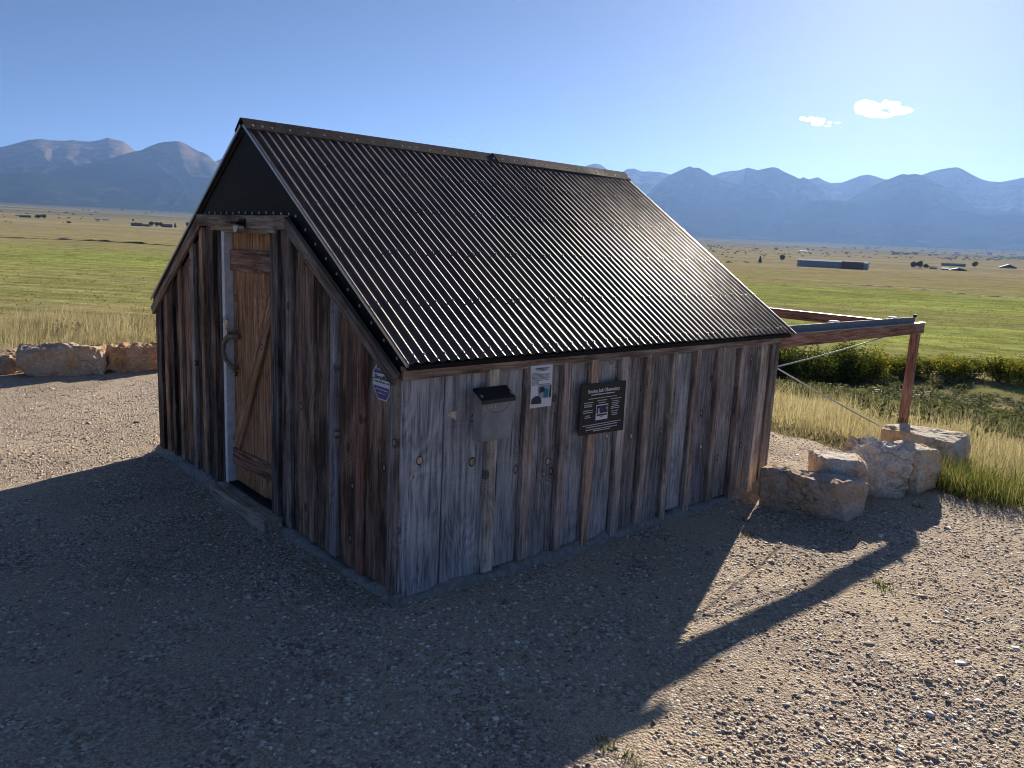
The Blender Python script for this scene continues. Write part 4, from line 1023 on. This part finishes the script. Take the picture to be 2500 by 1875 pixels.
def polar_clumped(n, a0, a1, d0, d1, cl, spread, r_, pw=1.0):
    k = max(1, n//cl); d = d0*(d1/d0)**(r_.random(k)**pw); a = np.radians(r_.uniform(a0, a1, k)); i = r_.integers(0, k, n)
    sp = spread*(d/d0)**.35
    return CAM[0]+d[i]*np.cos(a[i])+r_.normal(0, 1, n)*sp[i], CAM[1]+d[i]*np.sin(a[i])+r_.normal(0, 1, n)*sp[i]
r_ = np.random.default_rng(31)
# left bank behind boulders
x, y = polar_clumped(70000, 55, 92, 12.6, 24, 26, .13, r_); ok = (pad_dist(x, y) > -.05); x, y = x[ok], y[ok]
hh = (.18+.26*np.clip(.5+.9*fbm(x/1.4, y/1.4, 0, 3, 51), 0, 1.2))*(.35+1.0*r_.random(len(x))**1.6)*sstep(-.1, 1.2, pad_dist(x, y)+.25)
blades('dry_grass', x, y, zg(x, y), hh, .0075*r_.uniform(.6, 1.4, len(x)), M['dry_grass'], 1)
# right bank
x, y = polar_clumped(122000, 6, 46, 8.6, 78, 24, .11, r_, .9); ok = (pad_dist(x, y) > -.12); x, y = x[ok], y[ok]
dd = np.hypot(x-CAM[0], y-CAM[1])
hh = (.12+.24*np.clip(.5+.9*fbm(x/1.6, y/1.6, 0, 3, 53), 0, 1.2))*(.35+1.0*r_.random(len(x))**1.6)*sstep(-.2, 1.3, pad_dist(x, y)+.2)
blades('dry_grass', x, y, zg(x, y), hh, (.005+.00028*dd)*r_.uniform(.6, 1.4, len(x)), M['dry_grass'], 2)
x, y = polar_clumped(5000, 6, 46, 8.8, 40, 7, .12, r_, .8); x2, y2 = polar_clumped(2500, 55, 92, 12.8, 20, 7, .12, r_); x = np.concatenate([x, x2]); y = np.concatenate([y, y2]); ok = pad_dist(x, y) > .5; x, y = x[ok], y[ok]
blades('dry_stalks', x, y, zg(x, y), r_.uniform(.4, .75, len(x)), .006, M['dry_grass'], 9, .22)
# lush green fringe by the boulders
gx_ = 5.6+.38*r_.normal(size=2600); gy_ = -1.1+.36*r_.normal(size=2600)
ok = (pad_dist(gx_, gy_) > -.45) & (gx_ > 5.15-.2*(gy_+1)) & (gy_ > -2.3); gx_, gy_ = gx_[ok], gy_[ok]
blades('green_grass', gx_, gy_, zg(gx_, gy_), r_.uniform(.12, .38, len(gx_)), .006*r_.uniform(.6, 1.4, len(gx_)), M['green_grass'], 3, .5)
mx, my = polar_clumped(26000, 6, 46, 88, 420, 9, .8, r_, 1.0); mx2, my2 = polar_clumped(20000, 56, 92, 105, 420, 9, .8, r_, 1.0); mx = np.concatenate([mx, mx2]); my = np.concatenate([my, my2]); md = np.hypot(mx-CAM[0], my-CAM[1])
blades('meadow_grass', mx, my, zg(mx, my), r_.uniform(.08, .26, len(mx)), .0011*md*r_.uniform(.5, 1.5, len(mx)), M['meadow'], 8, .5)
# few weeds in the gravel
wx, wy = [], []
for (u, v) in [(1815, 1275), (2060, 1300), (2150, 1425), (2240, 1240), (1480, 1830), (1545, 1865), (1820, 1310), (1866, 1085), (2160, 1440)]:
    d = ray(u, v); s = -CAM[2]/d[2]; p = CAM+d*s; wx.append(p[0]+r_.normal(0, .035, 60)); wy.append(p[1]+r_.normal(0, .035, 60))
wx = np.concatenate(wx); wy = np.concatenate(wy)
blades('gravel_weeds', wx, wy, pad_z(wx, wy), r_.uniform(.008, .028, len(wx)), .005, M['green_grass'], 4, .8)

def leaf_cloud(cx, cy_, cz, rx, ry, rz, n, size, r_, shell=.55, full=False):
    d = r_.normal(size=(n, 3)); d /= np.linalg.norm(d, axis=1)[:, None]; d[:, 2] = d[:, 2] if full else np.where(d[:, 2] < -.3, -d[:, 2], d[:, 2])
    rad = (shell+(1-shell)*r_.random(n))*(1+.3*fbm(d[:, 0]*2+cx, d[:, 1]*2+cy_, d[:, 2]*2, 3, 61))
    c = d*rad[:, None]*np.array([rx, ry, rz])+np.array([cx, cy_, cz])
    a = r_.normal(size=(n, 3)); a /= np.linalg.norm(a, axis=1)[:, None]; b = np.cross(a, r_.normal(size=(n, 3))); b /= np.linalg.norm(b, axis=1)[:, None]
    s = size*r_.uniform(.6, 1.4, n)[:, None]
    return np.stack([c-a*s, c-b*s*.45, c+a*s, c+b*s*.45], 1).reshape(-1, 3)
# sagebrush down the slope
P = []
for k in range(900):
    d = 17*(95/17)**(r_.random()**.7); a = math.radians(r_.uniform(5, 45)); x = CAM[0]+d*math.cos(a); y = CAM[1]+d*math.sin(a)
    if noise3(x/9, y/9, 0, 91) < -.45 or (d < 30 and random.random() < .5): continue
    s = random.uniform(.3, .85)*(1 if d < 40 else 1.35)
    P.append(leaf_cloud(x, y, float(zg(x, y))+s*.15, s, s, s*.75, 75, .07+.0012*d, r_, .45))
for k in range(14):
    d = random.uniform(14, 18); a = math.radians(r_.uniform(60, 90)); x = CAM[0]+d*math.cos(a); y = CAM[1]+d*math.sin(a); s = random.uniform(.2, .4)
    P.append(leaf_cloud(x, y, float(zg(x, y))+s*.15, s, s, s*.8, 220, .022, r_, .4))
for k in range(330):
    d = random.uniform(52, 84); a = math.radians(r_.uniform(7, 34)); x = CAM[0]+d*math.cos(a); y = CAM[1]+d*math.sin(a); s = random.uniform(.4, 1.1)
    P.append(leaf_cloud(x, y, float(zg(x, y))+s*.12, s*1.2, s*1.2, s*.7, 60, .15, r_, .4))
P = np.vstack(P); tag(obj('sagebrush', np_mesh('sagebrush', P, np.arange(len(P)).reshape(-1, 4)), M['sage']), kind='stuff')

# willow thicket along the foot of the slope
def willow(u, v, wpx, hpx, mat, label, group, nl=2600):
    p, s = hit(u, v); w = wpx*s/FPX*random.uniform(1.2, 1.5); h = hpx*s/FPX*random.uniform(.9, 1.15); nl = int(nl*1.6)
    e = empty('willow_bush', tuple(p)); parts = []
    for k in range(9):
        a = random.uniform(0, 6.28); rr = random.uniform(.05, .4)*w; hk = h*random.uniform(.7, 1.05)
        parts.append(leaf_cloud(math.cos(a)*rr, math.sin(a)*rr, hk*.46, w*random.uniform(.15, .27), w*random.uniform(.15, .27), hk*.5, nl//9, .13, r_, .4, True))
    V = np.vstack(parts); obj('crown', np_mesh('crown', V, np.arange(len(V)).reshape(-1, 4)), mat, e)
    m = MB()
    for k in range(6):
        a = random.uniform(0, 6.28); m.tube([(math.cos(a)*.15, math.sin(a)*.15, -.2), (math.cos(a)*w*.12, math.sin(a)*w*.12, h*.4), (math.cos(a)*w*.2, math.sin(a)*w*.2, h*.7)], [.06, .045, .02], 5)
    m.build('stem', M['bark'], e)
    return tag(e, label, 'bush', group)
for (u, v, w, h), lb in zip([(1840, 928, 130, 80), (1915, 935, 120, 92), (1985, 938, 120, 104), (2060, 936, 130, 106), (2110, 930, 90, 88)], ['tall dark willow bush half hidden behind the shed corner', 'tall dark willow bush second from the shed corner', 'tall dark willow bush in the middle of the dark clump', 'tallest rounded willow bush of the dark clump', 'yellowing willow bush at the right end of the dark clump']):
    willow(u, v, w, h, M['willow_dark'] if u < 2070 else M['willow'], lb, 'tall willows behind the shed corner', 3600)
for (u, v, w, h), lb in zip([(2165, 918, 100, 50), (2230, 920, 100, 46), (2300, 924, 100, 52), (2370, 926, 100, 56), (2440, 932, 110, 62), (2510, 934, 110, 62)], ['low yellow willow bush next to the dark clump, left of the post', 'low willow bush showing just left of the red-brown post', 'low willow bush showing just right of the red-brown post', 'low willow bush second to the right of the post', 'low willow bush third to the right of the post', 'low willow bush cut by the right edge of the photo']):
    willow(u, v, w, h, M['willow'] if lb[0] == 'l' and u % 140 < 75 else M['willow_mid'], lb, 'low willows right of the post', 2600)

# wire fences on the slope
def fence(posts, hpost, strands, label, mesh_posts=True):
    P3 = [hit(u, v)[0] for u, v in posts]; e = empty('wire_fence', tuple(P3[0])); o0 = Vector(P3[0])
    for p in P3:
        m = MB(); b = Vector(p)-o0; m.box(b.x-.02, b.x+.02, b.y-.02, b.y+.02, b.z-.3, b.z+hpost); m.build('fence_post', M['post_steel'], e)
    for k in range(strands):
        h = hpost*(.15+.8*k/(strands-1)); m = MB()
        pts_ = []
        for a, b in zip(P3[:-1], P3[1:]):
            for i in range(6):
                f = i/6; q_ = Vector(a).lerp(Vector(b), f)-o0; pts_.append(q_+Vector((0, 0, h-.05*math.sin(math.pi*f))))
        pts_.append(Vector(P3[-1])-o0+Vector((0, 0, h))); m.tube(pts_, .0045, 4); m.build('wire_strand', M['wire'], e)
    return tag(e, label, 'fence')
fence([(1800, 955), (1916, 962), (2036, 972), (2152, 980), (2268, 988), (2390, 997), (2520, 1006)], 1.15, 7, 'nearer wire fence crossing the grassy slope before the bushes')
fence([(1780, 932), (1930, 934), (2130, 926), (2250, 930), (2400, 938), (2540, 946)], 1.15, 5, 'farther wire fence at the foot of the willow bushes')

# fence posts poking above the grass on the left bank
for (u, vt, vb) in ((172, 758, 790), (353, 774, 800)):
    a, _ = az_el(u, vt); d = 21.0; x = CAM[0]+d*math.cos(a); y = CAM[1]+d*math.sin(a); z0 = float(zg(x, y)); zt = CAM[2]+d*math.tan(az_el(u, vt)[1])
    m = MB(); m.tube([(0, 0, -.2), (0, 0, (zt-z0)*.6), (0, 0, zt-z0)], [.022, .02, .016], 6)
    o = m.build('fence_post', M['post_steel']); o.location = (x, y, z0)
    tag(o, 'thin dark fence post above the dry grass, ' + ('left of the two' if u < 200 else 'right of the two near the shed'), 'post', 'posts in the left grass')

# ------------------------------------------------------------------ valley: banks, barns, farms, trees
def bank(name, pix, hgt, wid, colr):
    m = MB(); pts_ = [hit(u, v) for u, v in pix]; rows_ = []
    P3 = [p for p, s in pts_]
    dense = []
    for a, b in zip(P3[:-1], P3[1:]):
        for i in range(14): dense.append(a+(b-a)*i/14)
    dense.append(P3[-1])
    for i, p in enumerate(dense):
        d = p[:2]-CAM[:2]; d = d/np.linalg.norm(d); k = hgt*(.7+.5*float(noise3(i*.6, 3, 0, 17)))
        end = min(1, i/4, (len(dense)-1-i)/4); k *= .15+.85*end
        row = []
        for f, hz in ((-1, -.3), (-.35, k), (.35, k*.95), (1, -.3)):
            xx_, yy_ = p[0]+d[0]*wid*f, p[1]+d[1]*wid*f; row.append((xx_, yy_, float(zg(xx_, yy_))+hz))
        rows_.append(row)
    m.add([q_ for r__ in rows_ for q_ in r__], [(i*4+k, i*4+k+1, i*4+k+5, i*4+k+4) for i in range(len(rows_)-1) for k in range(3)])
    o = m.build(name, mat_simple(name+'_soil', colr, .95, 0, .1, .25, .4, .5, .2), smooth=True); return tag(o, kind='structure')
bank('ditch_bank', [(-60, 580), (0, 581), (120, 584), (240, 589), (340, 595), (450, 602)], 1.1, 4, (.13, .11, .055))
bank('ditch_bank', [(2030, 696), (2130, 698), (2230, 705), (2330, 716), (2430, 725), (2540, 733)], .55, 3, (.17, .13, .07))

bank('dirt_road', [(1740, 644), (1850, 647), (1960, 650), (2120, 657), (2250, 660), (2380, 664), (2540, 668)], .06, 3.5, (.5, .44, .36))
def far_tree(u, v, wpx, hpx, label, group, conifer=False):
    p, s = hit(u, v); w = wpx*s/FPX; h = hpx*s/FPX; e = empty('tree', tuple(p))
    m = MB(); m.tube([(0, 0, -.5), (0, 0, h*.35), (w*.03, 0, h*.7)], [h*.035, h*.025, h*.01], 6); m.build('trunk', M['bark'], e)
    parts = []
    if conifer:
        for k in range(6):
            f = k/5; parts.append(leaf_cloud(0, 0, h*(.2+.7*f), w*.55*(1-.75*f), w*.55*(1-.75*f), h*.16, 170, h*.065, r_, .3, True))
    else:
        for k in range(6):
            parts.append(leaf_cloud(random.uniform(-.22, .22)*w, random.uniform(-.22, .22)*w, h*random.uniform(.42, .66), w*random.uniform(.26, .4), w*random.uniform(.26, .4), h*random.uniform(.26, .36), 210, h*.075, r_, .3, True))
    V = np.vstack(parts); obj('crown', np_mesh('crown', V, np.arange(len(V)).reshape(-1, 4)), M['tree_leaf'], e)
    return tag(e, label, 'tree', group)
MAT_CACHE = {}
def cmat(c, rough=.7):
    if c not in MAT_CACHE: MAT_CACHE[c] = mat_simple('painted_siding_%d' % len(MAT_CACHE), c, rough, 0, .3, .8, .2, .1, .05)
    return MAT_CACHE[c]
def far_house(u, v, wpx, hpx, wallc, roofc, label, depth=9, group=None, name='farmhouse', roof_frac=.45, turn=.12, front_gable=False):
    p, s = hit(u, v); w = wpx*s/FPX; h = hpx*s/FPX; a = math.atan2(p[1]-CAM[1], p[0]-CAM[0])
    e = empty(name, tuple(p), a-math.pi/2+turn)
    hw = h*(1-roof_frac); m = MB(); m.box(-w/2, w/2, 0, depth, -1, hw); m.build('wall', cmat(wallc), e)
    m = MB()
    if front_gable: m.prism([(-w/2-.6, hw-.05), (w/2+.6, hw-.05), (0, h)], 'y', -.5, depth+.5)
    else: m.prism([(-.5, hw-.05), (depth+.5, hw-.05), (depth/2, h)], 'x', -w/2-.4, w/2+.4)
    m.build('roof', cmat(roofc), e)
    m = MB(); m.box(-w*.28, -w*.16, -.06, .0-.01, hw*.35, hw*.75); m.build('window', cmat((.03, .035, .04), .3), e)
    m = MB(); m.box(w*.1, w*.2, -.06, -.01, 0, hw*.7); m.build('door', cmat((.08, .06, .05)), e)
    return tag(e, label, 'house' if name == 'farmhouse' else 'barn', group)
DK = (.05, .05, .055); GY = (.22, .22, .23)
# left farm
far_house(335, 552, 21, 7, DK, (.07, .07, .08), 'dark low barn at the left end of the far tree cluster', 10, None, 'barn', .6)
far_house(358, 553, 13, 5, DK, (.06, .06, .065), 'small dark shed just right of the low barn', 7, None, 'barn')
far_house(409, 555, 20, 7, (.08, .075, .07), (.06, .055, .055), 'dark farmhouse at the right end of the far tree cluster', 9)
for i, (u, v, w, h) in enumerate([(370, 553, 13, 12), (383, 554, 11, 12), (394, 555, 11, 12)]):
    far_tree(u, v, w, h, ['leftmost', 'middle', 'rightmost'][i]+' of three round trees between the dark farm buildings', 'farm trees left of the shed')
far_tree(428, 556, 6, 10, 'slim tree standing alone right of the far farmhouse', None, True)
far_tree(458, 553, 10, 10, 'round tree half hidden by the shed roof edge', None)
far_house(62, 531, 20, 5, DK, (.06, .06, .065), 'dark ranch house at the far left on the plain', 9)
for u, w in ((94, 16), (108, 12)): far_tree(u, 534, w, 10, 'tree in the grove right of the far left ranch house, '+('left one' if u < 100 else 'right one'), 'grove on the far left plain')
far_tree(168, 546, 11, 6, 'lone low bush in the pale far field', None)
far_house(240, 537, 8, 3.5, (.7, .7, .68), (.5, .5, .5), 'small white farm building on the far plain', 8)
far_house(258, 538, 12, 2.5, (.55, .53, .5), (.12, .11, .1), 'long low pale farm building beside the small white one', 8)
far_tree(325, 541, 4, 6, 'tiny far tree above the tree cluster', None)
# right: long barn
p, s = hit(2030, 654); bl_ = 148*s/FPX; bh = 18*s/FPX; a = math.atan2(p[1]-CAM[1], p[0]-CAM[0])
e = empty('long_barn', tuple(p), a-math.pi/2-.10); tag(e, 'long low blue-grey barn with a dark red section at its right', 'barn')
x0, x1 = -bl_/2, bl_*.5; xm = x0+bl_*.635; xe = x0+bl_*.94; dp = 16
m = MB(); m.box(x0, xm, 0, dp, -1, bh*.72); m.build('wall', cmat((.34, .37, .44)), e)
m = MB(); m.box(xm+.02, xe, -1.6, dp, -1, bh*.88); m.build('red_wall', cmat((.19, .065, .06)), e)
m = MB(); m.box(xe+.02, x1, 0, dp, -1, bh*.72); m.build('end_wall', cmat((.36, .40, .46)), e)
m = MB(); m.prism([(-1.2, bh*.70), (-1.2, bh*.76), (dp*.5, bh), (dp+.6, bh*.76), (dp+.6, bh*.70)], 'x', x0-.3, x1+.3); m.build('roof', cmat((.26, .29, .36), .95), e)
for k in range(9):
    xx_ = x0+(k+.7)*(xm-x0)/9.4; m = MB(); m.box(xx_, xx_+.18, -.12, -.01, 0, bh*.69); m.build('wall_post', cmat((.11, .12, .15)), e)
for i, (u, v, w, h) in enumerate([(1855, 643, 9, 16), (1909, 638, 12, 16)]):
    far_tree(u, v, w, h, ['narrow tree beside the roof edge left of the long barn', 'spreading tree just left of the long barn'][i], 'trees left of the long barn', i == 0)
for i, (u, v, w, h) in enumerate([(2229, 654, 11, 16), (2244, 655, 15, 17), (2260, 656, 13, 11)]):
    far_tree(u, v, w, h, ['left', 'tallest middle', 'low right'][i]+' tree of the grove right of the long barn', 'grove right of the long barn')
far_house(2279, 657, 13, 6, (.3, .32, .34), (.1, .1, .11), 'small grey house touching the right grove', 8)
far_house(2308, 659, 14, 5, (.75, .75, .73), (.5, .5, .5), 'white cottage between the grove and the dark hip roof', 8)
far_house(2328, 650, 44, 6, (.17, .19, .23), (.24, .27, .33), 'long grey-blue shed behind the white cottage', 10, None, 'barn')
far_house(2340, 661, 31, 6, (.05, .04, .04), (.06, .05, .05), 'dark house with a wide low roof', 12, None, 'farmhouse', .7, .12, True)
far_tree(2378, 653, 14, 14, 'single round tree right of the long grey-blue shed', None)
far_house(2462, 655, 29, 8, (.06, .05, .05), (.06, .05, .048), 'dark house with pointed roof near the right edge', 12, None, 'farmhouse', .75, .12, True)
far_house(1895, 610, 8, 5, (.8, .8, .8), (.75, .75, .75), 'bright white building far left of the long barn', 14)
far_house(1962, 615, 16, 3, (.7, .7, .7), (.75, .75, .75), 'long white-roofed shed on the far plain', 14, None, 'barn')
far_house(2338, 622, 8, 3, (.7, .7, .7), (.75, .75, .75), 'tiny white building on the far plain', 14)
far_house(2416, 622, 9, 5, (.8, .8, .78), (.7, .7, .7), 'tiny white house at the far right', 14)
# scrub and tree belts far off read as one mass
P = []
for (u0, u1, v0, v1, n) in [(1720, 2500, 603, 630, 170), (2180, 2240, 617, 623, 45), (2290, 2500, 628, 636, 60), (1720, 1850, 600, 616, 40), (0, 480, 512, 545, 45), (1750, 1830, 638, 642, 10)]:
    for k in range(n):
        p, s = hit(random.uniform(u0, u1), random.uniform(v0, v1))
        if s > 9500: continue
        sz_ = random.uniform(.8, 2.2)*s/FPX; P.append(leaf_cloud(p[0], p[1], p[2]+sz_*.2, sz_*2.2, sz_*2.2, sz_, 40, sz_*.5, r_, .4))
P = np.vstack(P); tag(obj('distant_scrub', np_mesh('distant_scrub', P, np.arange(len(P)).reshape(-1, 4)), M['tree_leaf']), kind='stuff')
